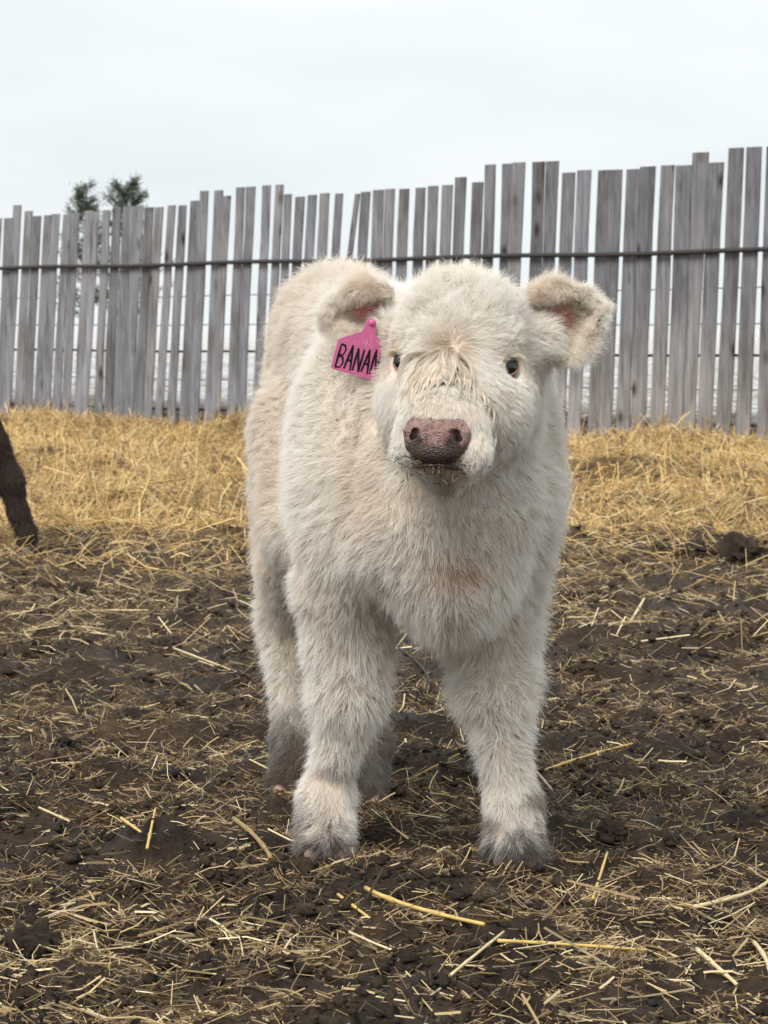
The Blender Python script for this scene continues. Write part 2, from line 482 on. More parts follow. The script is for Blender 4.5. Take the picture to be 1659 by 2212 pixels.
for s_ in (-4.6, -1.6, SMAX + 0.9, SMAX + 2.9):
    q = FL + FU * s_ - FN * 0.085
    v, f = tube([(q[0], q[1], -0.2), (q[0], q[1], 0.6), (q[0], q[1], 1.5)], [0.03, 0.03, 0.028], 10)
    part('post', v, f, M_steel, fence)

# ---------------------------------------------------------------- straw: many loose pieces
def sticks(c, az, el, length, rad, color, bend, three, flat=0.55):
    """triangular prisms; three=True gives each a bent middle"""
    n = len(c)
    d = np.stack([np.cos(az) * np.cos(el), np.sin(az) * np.cos(el), np.sin(el)], -1)
    side = np.stack([-np.sin(az), np.cos(az), np.zeros(n)], -1)
    up = np.cross(d, side)
    roll = rng.uniform(0, 6.28, n)
    a = side * np.cos(roll)[:, None] + up * np.sin(roll)[:, None]
    b = -side * np.sin(roll)[:, None] + up * np.cos(roll)[:, None]
    ts = (-0.5, 0.0, 0.5) if three else (-0.5, 0.5)
    rings = []
    for t in ts:
        p = c + d * (length * t)[:, None]
        if three: p = p + (side * bend[:, :1] + np.array([0, 0, 1.0]) * bend[:, 1:2]) * ((0.25 - t * t) * 4 * length)[:, None]
        for k in range(3):
            th = k * 2.0944
            rings.append(p + (a * math.cos(th) + b * (math.sin(th) * flat)) * rad[:, None])
    m = len(rings)
    v = np.stack(rings, 1).reshape(-1, 3)
    tri = []
    for s_ in range(len(ts) - 1):
        for k in range(3):
            k2 = (k + 1) % 3
            tri += [(s_ * 3 + k, s_ * 3 + k2, s_ * 3 + 3 + k2), (s_ * 3 + k, s_ * 3 + 3 + k2, s_ * 3 + 3 + k)]
    tri = np.array(tri)
    f = (tri[None] + (np.arange(n) * m)[:, None, None]).reshape(-1, 3)
    return v, f, np.repeat(color, m, 0)
def pick_cols(n, table, p):
    table = np.array(table); k = rng.choice(len(table), n, p=p)
    return table[k] * rng.uniform(0.7, 1.3, (n, 1))
def fan_points(n, y0, y1, power, spread=0.155, extra=0.15):
    # density ~ y^-power within the fan seen from the path
    u = rng.random(n)
    e = 2 - power
    y = (y0 ** e + u * (y1 ** e - y0 ** e)) ** (1 / e) if abs(e) > 1e-6 else y0 * (y1 / y0) ** u
    x = rng.uniform(-1, 1, n) * (spread * y + extra)
    return x, y
LIT = [(0.17, 0.11, 0.055), (0.31, 0.215, 0.107), (0.48, 0.36, 0.185), (0.07, 0.047, 0.028), (0.62, 0.51, 0.31)]
def litter(n, y0, y1, power, lmin, lmax, r0, r1, name_cols, probs, elsd, three, lift, clusters, wide=None):
    x, y = fan_points(int(n * 1.8), y0, y1, power)
    if wide:
        x = np.sign(x) * (0.15 * y + 0.13 + np.abs(rng.random(len(x))) ** 1.5 * wide)
    p = np.stack([x, y], -1)
    dens = 0.55 + 0.75 * vnoise2(p * 2.3, 51) + 0.7 * vnoise2(p * 7, 52) + 0.5 * vnoise2(p * 16, clusters + 1)
    keep = rng.random(len(x)) < np.clip(dens + 0.2, 0.14, 1)
    x, y = x[keep][:n], y[keep][:n]
    n = len(x)
    ln = lmin + (lmax - lmin) * rng.random(n) ** 2.2
    rad = rng.uniform(r0, r1, n)
    az = rng.uniform(0, math.pi, n); el = np.abs(rng.normal(0, elsd, n)) * rng.choice([-1, 1], n)
    z = height(x, y) + rad + np.abs(np.sin(el)) * ln * 0.35 + rng.uniform(-0.002, lift, n)
    c = np.stack([x, y, z], -1)
    bend = rng.normal(0, 0.06, (n, 2))
    return sticks(c, az, el, ln, rad, pick_cols(n, name_cols, probs), bend, three)
sets = [litter(112000, 2.9, 12.5, 1.6, 0.008, 0.042, 0.0004, 0.0011, LIT, (.38, .25, .07, .28, .02), 0.36, False, 0.003, 51),
        litter(13000, 2.9, 13.0, 1.3, 0.022, 0.07, 0.0006, 0.0013, LIT, (.30, .30, .18, .14, .08), 0.3, True, 0.006, 61),
        litter(1500, 2.9, 12.0, 1.3, 0.035, 0.12, 0.0012, 0.0022, LIT, (.1, .22, .38, .05, .25), 0.2, True, 0.008, 71),
        litter(2600, 2.85, 3.75, 1.0, 0.02, 0.085, 0.0007, 0.0016, LIT, (.15, .28, .28, .07, .22), 0.2, True, 0.006, 91),
        litter(9000, 6.8, 13.0, 0.8, 0.03, 0.12, 0.0010, 0.0021, LIT, (.2, .35, .25, .1, .1), 0.3, False, 0.006, 95),
        litter(20000, 1.2, 12.5, 0.6, 0.02, 0.08, 0.0007, 0.0016, LIT, (.34, .26, .12, .22, .06), 0.3, False, 0.004, 77, 2.6)]
v = np.concatenate([s[0] for s in sets]); o_ = 0; fl = []
for s in sets: fl.append(s[1] + o_); o_ += len(s[0])
lit = part('straw_litter', v, np.concatenate(fl), M_straw, None, False, {'col': np.concatenate([s[2] for s in sets])})
tag(lit, 'short trampled bits of straw strewn over the dark mud', 'straw', None, 'stuff')

def crumbs(n):
    x, y = fan_points(n * 2, 2.9, 12.5, 1.4)
    p = np.stack([x, y], -1)
    k = rng.random(len(x)) < np.clip(0.35 + 0.9 * vnoise2(p * 5, 55) + 0.6 * vnoise2(p * 14, 56) - 0.3 * vnoise2(p * 2.3, 51), 0.05, 1)
    x, y = x[k][:n], y[k][:n]; n = len(x)
    r = 0.0022 + 0.010 * rng.random(n) ** 3
    base = np.array([(1, 0, 0), (0, 1, 0), (-1, 0, 0), (0, -1, 0), (0, 0, 1), (0, 0, -1), (.6, .6, .5), (-.6, -.5, .55)], float)
    v = base[None] * rng.uniform(0.55, 1.35, (n, 8, 1)) * r[:, None, None] * np.array([1.15, 1.15, 0.8])
    v = v + rng.normal(0, 0.2, (n, 8, 3)) * r[:, None, None]
    v[..., 0] += x[:, None]; v[..., 1] += y[:, None]; v[..., 2] += (height(x, y) + r * 0.3)[:, None]
    t = np.array([(0, 6, 4), (0, 1, 6), (6, 1, 4), (1, 2, 4), (2, 7, 4), (2, 3, 7), (7, 3, 4), (3, 0, 4), (1, 0, 5), (2, 1, 5), (3, 2, 5), (0, 3, 5)])
    f = (t[None] + (np.arange(n) * 8)[:, None, None]).reshape(-1, 3)
    o = part('mud_crumbs', v.reshape(-1, 3), f, M_ground)
    tag(o, 'small dark crumbs of trampled mud scattered over the ground', 'mud', None, 'stuff')
crumbs(24000)
GOLD = [(0.48, 0.308, 0.112), (0.61, 0.42, 0.172), (0.34, 0.205, 0.077), (0.70, 0.54, 0.29), (0.17, 0.105, 0.045)]
def bedding(n, y0, y1, lmin, lmax, r0, r1, elm, elsd, wide=None, three=True):
    x, y = fan_points(n * 2, y0, y1, 1.0, 0.16, 0.3)
    if wide: x = np.sign(x) * (0.16 * y + 0.3 + rng.random(len(x)) ** 1.5 * wide)
    ok = (rng.random(len(x)) < straw_mask(x, y) * (y > 9.0) + 0.04) & (fence_dist(x, y) > 0.06)
    x, y = x[ok][:n], y[ok][:n]; n = len(x)
    p = np.stack([x, y], -1)
    clump = vnoise2(p * 2.6, 81) + 0.6 * vnoise2(p * 7, 82)
    ln = lmin + (lmax - lmin) * rng.random(n) ** 1.6
    rad = rng.uniform(r0, r1, n) * (y / 15) ** 0.5
    az = rng.uniform(0, math.pi, n) + vnoise2(p * 1.9, 83) * 1.5
    el = np.clip(rng.normal(elm, elsd, n), -0.2, 1.35)
    z = height(x, y) + np.sin(np.abs(el)) * ln * 0.45 + rng.uniform(0, 0.03, n) * (1 + np.clip(clump, 0, 2))
    cc = pick_cols(n, GOLD, (.30, .26, .20, .11, .13)) * (1 + 0.22 * np.clip(vnoise2(p * 1.4, 84), -1, 1))[:, None]
    return sticks(np.stack([x, y, z], -1), az, el, ln, rad, cc, rng.normal(0, 0.09, (n, 2)), three)
sets = [bedding(24000, 8.2, 26, 0.06, 0.20, 0.0013, 0.0026, 0.12, 0.3), bedding(36000, 8.5, 26, 0.04, 0.12, 0.0011, 0.0022, 0.3, 0.4, None, False), bedding(8500, 10.5, 26, 0.06, 0.22, 0.0014, 0.0026, 0.75, 0.4), bedding(7000, 10, 26, 0.08, 0.26, 0.002, 0.004, 0.2, 0.35, 3.0)]
v = np.concatenate([s[0] for s in sets]); o_ = 0; fl = []
for s in sets: fl.append(s[1] + o_); o_ += len(s[0])
bed = part('straw_bedding', v, np.concatenate(fl), M_straw, None, False, {'col': np.concatenate([s[2] for s in sets])})
tag(bed, 'deep golden straw bedding heaped in front of the plank fence', 'straw', None, 'stuff')

# ---------------------------------------------------------------- long single stalks
def stalk(p0, p1, rad, colr, label, bow=0.0, lift=0.012, name='straw_stalk', nodes=3):
    a, b = on_ground(*p0), on_ground(*p1)
    n = 14
    t = np.linspace(0, 1, n)
    q = a[None] * (1 - t[:, None]) + b[None] * t[:, None]
    dv = b - a; sd_ = np.array([-dv[1], dv[0], 0]); 
    q += sd_[None] * (bow * 4 * t * (1 - t))[:, None]
    hz = height(q[:, 0], q[:, 1])
    lin = hz[0] * (1 - t) + hz[-1] * t
    q[:, 2] = lin + np.percentile(hz - lin, 95) + rad * 0.8 + lift * 0.15
    r = np.full(n, rad) * (1 - 0.25 * t)
    for k in range(1, nodes): r[int(k * n / nodes)] *= 1.35
    v, f = tube(q, r, 7)
    cc = np.array(colr)[None] * (1 + 0.18 * np.sin(np.arange(len(v)) * 0.37))[:, None]
    o = thing_mesh(name, v, f, M_straw, None, True, {'col': cc})
    tag(o, label, 'straw stalk' if name == 'straw_stalk' else 'twig', 'long straw stalks on the mud' if name == 'straw_stalk' else None)
Yl, Pa, Br = (0.60, 0.42, 0.13), (0.62, 0.50, 0.28), (0.30, 0.20, 0.08)
stalk((790, 1945), (1045, 2072), 0.0032, Yl, 'thick bright yellow straw stalk slanting down in the middle foreground', -0.04)
stalk((1075, 2090), (1400, 2068), 0.0024, Yl, 'long golden straw stalk lying almost level across the right foreground', 0.02)
stalk((1500, 1995), (1665, 1890), 0.003, Pa, 'pale curved straw stalk rising to the right edge of the picture', -0.06)
stalk((1140, 1672), (1192, 1742), 0.0022, Pa, 'straight pale straw stalk just right of the standing right foreleg', 0.0)
stalk((1160, 1686), (1368, 1636), 0.0024, Yl, 'long yellow straw stalk leading off right from behind the right foreleg', 0.03)
stalk((893, 1684), (1026, 1680), 0.0022, Yl, 'level yellow straw stalk between the two forelegs', 0.0)
stalk((1352, 1368), (1392, 1318), 0.0045, Pa, 'short thick pale straw stub standing out on the mud far right', 0.0)
stalk((972, 2122), (1088, 2060), 0.0022, Pa, 'pale straw stalk crossing the lower end of the bright yellow one', 0.0)
stalk((1280, 1926), (1312, 1850), 0.0022, Yl, 'steep yellow straw stalk on the bare mud right of the right hoof', 0.0)
stalk((1506, 2058), (1592, 2102), 0.0032, Pa, 'thick pale straw stalk near the lower right corner', 0.0)
stalk((1628, 2022), (1664, 2135), 0.003, Pa, 'straw stalk pointing at the camera at the right edge of the foreground', 0.02)
stalk((505, 1800), (585, 1885), 0.004, Br, 'broad brown straw blade left of the left front hoof', 0.02)
stalk((262, 1820), (304, 1852), 0.0026, Yl, 'short yellow straw piece on the mud at left, forming a V with its neighbour', 0.0)
stalk((318, 1872), (336, 1818), 0.0022, Yl, 'steep yellow straw piece, right arm of the V on the left mud', 0.0)
stalk((730, 1948), (836, 2002), 0.0022, Yl, 'straw stalk just left of the thick bright yellow one', 0.0)
stalk((84, 1750), (150, 1790), 0.0022, Pa, 'pale straw stalk on the mud near the left edge', 0.0)
stalk((375, 1415), (510, 1468), 0.0024, Pa, 'pale straw stalk on the mud left of the hind leg', 0.0)
stalk((150, 1333), (320, 1336), 0.0026, Pa, 'long level straw stalk far back on the left mud', 0.02)
stalk((1210, 1580), (1300, 1560), 0.0024, Pa, 'small pale straw stalk on the mud to the right of the right knee', 0.0)
stalk((862, 1412), (930, 1490), 0.003, (0.02, 0.014, 0.011), 'dark thin twig on the ground seen between the forelegs', 0.02, 0.02, 'twig', 4)

# ---------------------------------------------------------------- mud clods
def clod(px, py, w, h, label, seed):
    c = on_ground(px, py); Y = c[1]
    rx = w / 2 * Y / F; rz = h * Y / F
    nu, nv = 56, 30
    u = np.arange(nu) / nu * 2 * math.pi; vv = np.linspace(0.0, math.pi * 0.62, nv)
    U, V = np.meshgrid(u, vv)
    d = np.stack([np.cos(U) * np.sin(V), np.sin(U) * np.sin(V), np.cos(V)], -1)
    k = 0.95 + 0.34 * vnoise(d * 2.0 + seed * 3.1, seed) + 0.24 * vnoise(d * 4.5 + seed, seed + 1) + 0.12 * vnoise(d * 9, seed + 2) + 0.05 * vnoise(d * 20, seed + 3)
    p = d * k[..., None] * np.array([rx, rx * 1.3, rz])
    p += np.array([c[0], c[1] + rx * 0.5, height(c[0], c[1]) - rz * 0.02])
    v = p.reshape(-1, 3)
    f = [(i * nu + j, (i + 1) * nu + j, (i + 1) * nu + (j + 1) % nu, i * nu + (j + 1) % nu) for i in range(nv - 1) for j in range(nu)]
    o = thing_mesh('mud_clod', v, clean_quads(f), M_ground)
    tag(o, label, 'mud clod', 'lumps of dark mud')
clod(55, 2060, 150, 62, 'large dark wet mud clod at the lower left edge of the foreground', 3)
clod(1612, 1236, 130, 48, 'large dark mud heap at the far right beside the straw', 5)
clod(1315, 1250, 70, 20, 'low mud clod at the edge of the straw, just right of the white calf', 8)
clod(92, 1655, 95, 34, 'dark mud clod at the left edge, level with the rear hooves', 11)
clod(345, 1405, 75, 20, 'dark mud clod left of the white hind leg', 14)
clod(172, 1280, 62, 20, 'dark mud clod below and right of the brown hoof', 17)
clod(1330, 1812, 78, 30, 'broken dark mud clod right of the right front hoof', 20)
clod(1500, 1228, 80, 24, 'small mud clod next to the large heap at far right', 23)
clod(408, 1288, 44, 16, 'small dark mud clod on the left, before the straw begins', 26)
clod(930, 1505, 55, 20, 'dark mud clod seen between the forelegs', 29)
clod(650, 1885, 95, 30, 'mud clod at the toe of the left front hoof', 32)
clod(1470, 2040, 85, 26, 'flat mud clod in the right foreground above the corner', 35)
clod(205, 945, 60, 14, 'dark muddy lump lying in the golden straw at left', 38)

# ---------------------------------------------------------------- distant pines behind the fence
def make_needle_mat():
    m, t, b = mat_new('pine_needles')
    a = attr_node(t, 'col'); t.links.new(a.outputs['Color'], b.inputs['Base Color'])
    b.inputs['Roughness'].default_value = 0.7
    return m
M_needle = make_needle_mat()
M_bark = make_plain('bark', (0.05, 0.038, 0.03), 0.9, 0.2, 20, 0.4, 0.5)
def pine(px, top_py, Y, width, label, seed):
    r = np.random.default_rng(seed)
    top = at(px, top_py, Y)
    x, H = float(top[0]), float(top[2])
    e = empty('pine_tree', (x, Y, 0))
    tag(e, label, 'tree', 'pines beyond the fence')
    tp = np.array([(x + 0.03 * math.sin(k), Y, H * k / 8 * 0.98) for k in range(9)])
    tv, tf = tube(tp, np.linspace(0.075, 0.012, 9), 8)
    part('trunk', tv, tf, M_bark, e)
    limbs = []; nv_, nf_, nc_ = [], [], []; o0 = 0
    for k in range(64):
        z = H * (0.22 + 0.78 * r.random() ** 0.75)
        az = r.uniform(0, 6.28); reach = width * (1.05 - z / H) ** 0.55 * r.uniform(0.55, 1.15) + 0.06
        tilt = 0.35 + 0.6 * (z / H)
        p0 = np.array([x, Y, z - 0.05]); dv = np.array([math.cos(az), math.sin(az), tilt]); dv /= np.linalg.norm(dv)
        p1 = p0 + dv * reach
        limbs.append(tube([p0, (p0 + p1) / 2 + [0, 0, -0.02], p1], [0.012, 0.009, 0.004], 5))
        nn = 110
        t_ = r.uniform(0.3, 1.05, nn)
        c = p0[None] + (p1 - p0)[None] * t_[:, None] + r.normal(0, 0.045, (nn, 3))
        d = dv[None] * 0.8 + r.normal(0, 0.6, (nn, 3)); d /= np.linalg.norm(d, axis=1)[:, None]
        s = np.cross(d, r.normal(0, 1, (nn, 3))); s /= np.linalg.norm(s, axis=1)[:, None]
        ln = r.uniform(0.05, 0.11, nn)[:, None]; w_ = 0.009
        v3 = np.stack([c - s * w_, c + s * w_, c + d * ln], 1).reshape(-1, 3)
        nv_.append(v3); nf_.append(np.arange(nn * 3).reshape(-1, 3) + o0); o0 += nn * 3
        nc_.append(np.repeat(np.array([(0.035, 0.05, 0.022)]) * r.uniform(0.6, 1.7, (nn, 1)), 3, 0))
    lv, lf = merge(limbs)
    part('limbs', lv, lf, M_bark, e)
    part('crown', np.concatenate(nv_), np.concatenate(nf_), M_needle, e, False, {'col': np.concatenate(nc_)})
pine(184, 404, 62, 0.85, 'thin dark pine top showing above the fence, left of the two', 3)
pine(272, 402, 60, 1.35, 'bushier dark pine top showing above the fence, right of the two', 9)

# ================================================================= animals
class Field:
    """signed-distance sculpting on a grid, meshed by surface nets"""
    def __init__(s, lo, hi, h):
        s.lo = np.array(lo, np.float32); s.h = h
        s.n = np.ceil((np.array(hi) - lo) / h).astype(int) + 1
        ax = [s.lo[k] + np.arange(s.n[k], dtype=np.float32) * h for k in range(3)]
        s.g = np.stack(np.meshgrid(*ax, indexing='ij'), -1)
        s.d = np.full(tuple(s.n), 0.5, np.float32)
    def box(s, c, r):
        a = np.clip(np.floor((np.array(c) - r - s.lo) / s.h).astype(int), 0, s.n)
        b = np.clip(np.ceil((np.array(c) + r - s.lo) / s.h).astype(int) + 1, 0, s.n)
        return tuple(slice(i, j) for i, j in zip(a, b))
    def add(s, sl, d, k, sub=False):
        cur = s.d[sl]
        if sub:
            d = -d
            hh = np.clip(0.5 + 0.5 * (cur - d) / k, 0, 1) if k > 0 else (cur > d) * 1.0
            s.d[sl] = d + (cur - d) * hh + (k * hh * (1 - hh) if k > 0 else 0)
            return
        hh = np.clip(0.5 + 0.5 * (d - cur) / k, 0, 1)
        s.d[sl] = d + (cur - d) * hh - k * hh * (1 - hh)
    def ell(s, c, r, R=None, k=0.03, sub=False):
        r = np.array(r, np.float32); sl = s.box(c, r.max() + k * 2 + 0.06)
        p = s.g[sl] - np.array(c, np.float32)
        if R is not None: p = p @ np.array(R, np.float32).T
        k0 = np.linalg.norm(p / r, axis=-1); k1 = np.linalg.norm(p / (r * r), axis=-1) + 1e-6
        s.add(sl, (k0 * (k0 - 1) / k1).astype(np.float32), k, sub)
    def cap(s, a, b, ra, rb, k=0.03, sub=False):
        a = np.array(a, np.float32); b = np.array(b, np.float32)
        c = (a + b) / 2; r = np.abs(b - a) / 2 + max(ra, rb) + 2 * k + 0.06
        lo = np.clip(np.floor((c - r - s.lo) / s.h).astype(int), 0, s.n); hi = np.clip(np.ceil((c + r - s.lo) / s.h).astype(int) + 1, 0, s.n)
        sl = tuple(slice(i, j) for i, j in zip(lo, hi))
        p = s.g[sl] - a; ba = b - a
        t = np.clip((p @ ba) / (ba @ ba), 0, 1)
        d = np.linalg.norm(p - t[..., None] * ba, axis=-1) - (ra + (rb - ra) * t)
        s.add(sl, d.astype(np.float32), k, sub)
    def chain(s, pts, rs, k=0.02):
        for i in range(len(pts) - 1): s.cap(pts[i], pts[i + 1], rs[i], rs[i + 1], k)
    def mesh(s):
        d = s.d; ins = d < 0
        n0, n1, n2 = d.shape
        cnt = np.zeros((n0 - 1, n1 - 1, n2 - 1), np.int8)
        for i in (0, 1):
            for j in (0, 1):
                for k in (0, 1):
                    cnt += ins[i:n0 - 1 + i, j:n1 - 1 + j, k:n2 - 1 + k]
        cells = np.argwhere((cnt > 0) & (cnt < 8))
        vid = np.full(cnt.shape, -1, np.int64); vid[tuple(cells.T)] = np.arange(len(cells))
        acc = np.zeros((len(cells), 3)); num = np.zeros(len(cells))
        cor = [(i, j, k) for i in (0, 1) for j in (0, 1) for k in (0, 1)]
        for a in cor:
            for ax in range(3):
                if a[ax]: continue
                b = list(a); b[ax] = 1
                va = d[tuple((cells + a).T)]; vb = d[tuple((cells + b).T)]
                m = (va < 0) != (vb < 0)
                t = np.where(m, va / np.where(m, va - vb, 1), 0)
                p = np.array(a, float)[None] + t[:, None] * (np.array(b, float) - np.array(a, float))[None]
                acc += p * m[:, None]; num += m
        v = (cells + acc / num[:, None]) * s.h + s.lo
        fs = []
        for ax in range(3):
            u, w = [(1, 2), (2, 0), (0, 1)][ax]
            sl0 = [slice(None)] * 3; sl1 = [slice(None)] * 3
            sl0[ax] = slice(0, -1); sl1[ax] = slice(1, None)
            e0, e1 = ins[tuple(sl0)], ins[tuple(sl1)]
            for flip in (False, True):
                m = (e0 & ~e1) if not flip else (~e0 & e1)
                E = np.argwhere(m)
                ok = (E[:, u] > 0) & (E[:, w] > 0) & (E[:, u] < d.shape[u] - 1) & (E[:, w] < d.shape[w] - 1)
                E = E[ok]
                q = []
                for du, dw in ((1, 1), (0, 1), (0, 0), (1, 0)):
                    c = E.copy(); c[:, u] -= du; c[:, w] -= dw
                    q.append(vid[tuple(c.T)])
                q = np.stack(q, 1)
                if flip: q = q[:, ::-1]
                fs.append(q)
        f = np.concatenate(fs)
        f = f[(f >= 0).all(1)]
        return v, f
def tris_of(f):
    if f.shape[1] == 3: return f
    return np.concatenate([f[:, [0, 1, 2]], f[:, [0, 2, 3]]])
def vnormals(v, t):
    fn = np.cross(v[t[:, 1]] - v[t[:, 0]], v[t[:, 2]] - v[t[:, 0]])
    n = np.zeros_like(v)
    for k in range(3): np.add.at(n, t[:, k], fn)
    return n / (np.linalg.norm(n, axis=1)[:, None] + 1e-12)
def laplace(v, f, it):
    t = tris_of(f)
    e = np.unique(np.sort(np.concatenate([t[:, [0, 1]], t[:, [1, 2]], t[:, [2, 0]]]), 1), axis=0)
    deg = np.zeros(len(v)); np.add.at(deg, e[:, 0], 1); np.add.at(deg, e[:, 1], 1)
    for _ in range(it):
        a = np.zeros_like(v); np.add.at(a, e[:, 0], v[e[:, 1]]); np.add.at(a, e[:, 1], v[e[:, 0]])
        v = v * 0.5 + 0.5 * a / deg[:, None]
    return v
def scatter(v, t, nv, n, weight=None):
    """random points on a triangle mesh, weight per vertex"""
    ar = np.linalg.norm(np.cross(v[t[:, 1]] - v[t[:, 0]], v[t[:, 2]] - v[t[:, 0]]), axis=1)
    if weight is not None: ar = ar * weight[t].mean(1)
    cdf = np.cumsum(ar); k = np.searchsorted(cdf, rng.random(n) * cdf[-1]); k = np.clip(k, 0, len(t) - 1)
    a, b = rng.random((2, n)); fl = a + b > 1; a[fl], b[fl] = 1 - a[fl], 1 - b[fl]
    w = np.stack([1 - a - b, a, b], 1)
    p = (v[t[k]] * w[..., None]).sum(1); nn = (nv[t[k]] * w[..., None]).sum(1)
    return p, nn / (np.linalg.norm(nn, axis=1)[:, None] + 1e-12)
def unit(a): return a / (np.linalg.norm(a, axis=-1, keepdims=True) + 1e-12)
def grow(p, n, comb, length, stand, clump_n, clump, wave, jitter, K=6, droop=0.25, swirl=0.35, sf=16.0, seed=0):
    """strands: leave the skin between the normal and the combing direction, droop, and gather into locks"""
    N_ = len(p)
    comb = comb - n * (comb * n).sum(1, keepdims=True); comb = unit(comb)
    q = p * sf
    sw = np.stack([vnoise(q, seed + 1), vnoise(q, seed + 2), vnoise(q, seed + 3)], 1)
    sw2 = np.stack([vnoise(q * 2.7, seed + 4), vnoise(q * 2.7, seed + 5), vnoise(q * 2.7, seed + 6)], 1)
    st = np.asarray(stand)
    if st.ndim == 0: st = np.full(N_, float(st))
    jt = np.asarray(jitter)[..., None] if np.ndim(jitter) else jitter
    d0 = unit(n * st[:, None] + comb * (1 - st[:, None]) + (sw + 0.6 * sw2) * swirl + rng.normal(0, 1, (N_, 3)) * jt)
    d0 = unit(d0 + n * np.clip(0.12 - (d0 * n).sum(1), 0, 1)[:, None])
    d1 = unit(d0 + comb * 0.5 + np.array([0, 0, -1.0]) * droop)
    t = np.linspace(0, 1, K)[None, :, None]
    Ls = np.asarray(length)[:, None, None]
    side = unit(np.cross(d0, n + 0.3 * rng.normal(0, 1, (N_, 3))))[:, None]
    ph = rng.uniform(0, 6.28, N_)[:, None, None]
    P = p[:, None] + Ls * (d0[:, None] * t + (d1 - d0)[:, None] * t * t * 0.5)
    wv = np.asarray(wave)
    wv = wv[:, None, None] if wv.ndim else wv
    P = P + side * Ls * wv * np.sin(t * 5.5 + ph) * t
    if clump_n:
        g = rng.choice(N_, clump_n, replace=False)
        kd = kdtree.KDTree(clump_n)
        for i, k in enumerate(g): kd.insert(p[k], i)
        kd.balance()
        near = np.array([kd.find(x)[1] for x in p])
        gi = g[near]
        w = np.asarray(clump); w = w[:, None, None] if w.ndim else w
        rel = P[gi] - p[gi][:, None]
        scale = (np.asarray(length) / np.maximum(np.asarray(length)[gi], 1e-5))[:, None, None]
        G = p[gi][:, None] + rel * np.clip(scale, 0.5, 1.6)
        P = P + (G - P) * (w * t ** 1.3)
        cl_id = near
    else:
        cl_id = np.zeros(N_, int)
    return P, cl_id
def make_coat(name, P, rad, colr, mat, parent):
    N_, K, _ = P.shape
    off = np.array(parent.location if parent.parent is None else parent.parent.location)
    hc = bpy.data.hair_curves.new(name)
    hc.add_curves([K] * N_)
    hc.attributes['position'].data.foreach_set('vector', np.ascontiguousarray(P - off, np.float32).ravel())
    tap = np.linspace(1, 0.12, K) ** 0.8
    r = (np.asarray(rad)[:, None] * tap[None]).astype(np.float32)
    ra = hc.attributes.get('radius') or hc.attributes.new('radius', 'FLOAT', 'POINT')
    ra.data.foreach_set('value', r.ravel())
    c = np.concatenate([colr, np.ones((N_, 1))], 1).astype(np.float32)
    ca = hc.attributes.new('col', 'FLOAT_COLOR', 'CURVE')
    ca.data.foreach_set('color', np.ascontiguousarray(c).ravel())
    hc.materials.append(mat)
    o = bpy.data.objects.new(name, hc); col.objects.link(o); o.parent = parent
    return o

# ---------------------------------------------------------------- the white calf: skeleton, all in metres
FRONT = np.array([0.05, 4.215]); AX = unit(np.array([-0.134, 0.55])); LT = np.array([AX[1], -AX[0]])   # LT: viewer's right
def bd(s, l, z):
    q = FRONT + AX * s + LT * l
    return np.array([q[0], q[1], z])
HC = np.array([0.106, 4.055, 0.722])                                # middle of the skull
HF = unit(np.array([-0.165, -0.986, 0.0])); HL = np.array([0.986, -0.165, -0.035]); HL = unit(HL)
HU = np.array([0.0, 0.0, 1.0])
def hd(f, l, u): return HC + HF * f + HL * l + HU * u
HR = np.stack([HL, HF, HU])                                          # rows: local axes
BR = np.stack([np.array([LT[0], LT[1], 0]), np.array([AX[0], AX[1], 0]), HU])

fb = Field((-0.33, 3.76, -0.03), (0.42, 5.14, 0.93), 0.0075)
# trunk
fb.ell(bd(0.03, 0, 0.575), (0.150, 0.15, 0.205), BR, 0.05)
fb.ell(bd(0.26, 0.03, 0.575), (0.118, 0.25, 0.20), BR, 0.05)
fb.ell(bd(0.50, 0.014, 0.645), (0.104, 0.19, 0.178), BR, 0.05)
fb.ell(bd(0.62, 0.006, 0.672), (0.092, 0.125, 0.168), BR, 0.04)
fb.cap(bd(0.0, 0, 0.735), bd(0.58, 0, 0.785), 0.045, 0.05, 0.07)    # spine
fb.ell(bd(-0.115, 0.005, 0.52), (0.128, 0.10, 0.155), BR, 0.05)      # breast
fb.ell(bd(-0.10, 0.02, 0.415), (0.066, 0.075, 0.085), BR, 0.05)      # brisket
for sgn in (-1, 1):
    fb.ell(bd(-0.01, 0.006 + sgn * (0.118 if sgn < 0 else 0.124), 0.535), (0.068, 0.10, 0.17), BR, 0.05)   # shoulder blades
# neck
fb.cap(bd(0.0, 0.012, 0.65), hd(-0.07, 0.0, -0.02), 0.156, 0.100, 0.06)
fb.cap(bd(-0.08, 0.01, 0.56), hd(-0.03, 0.0, -0.085), 0.125, 0.075, 0.05)
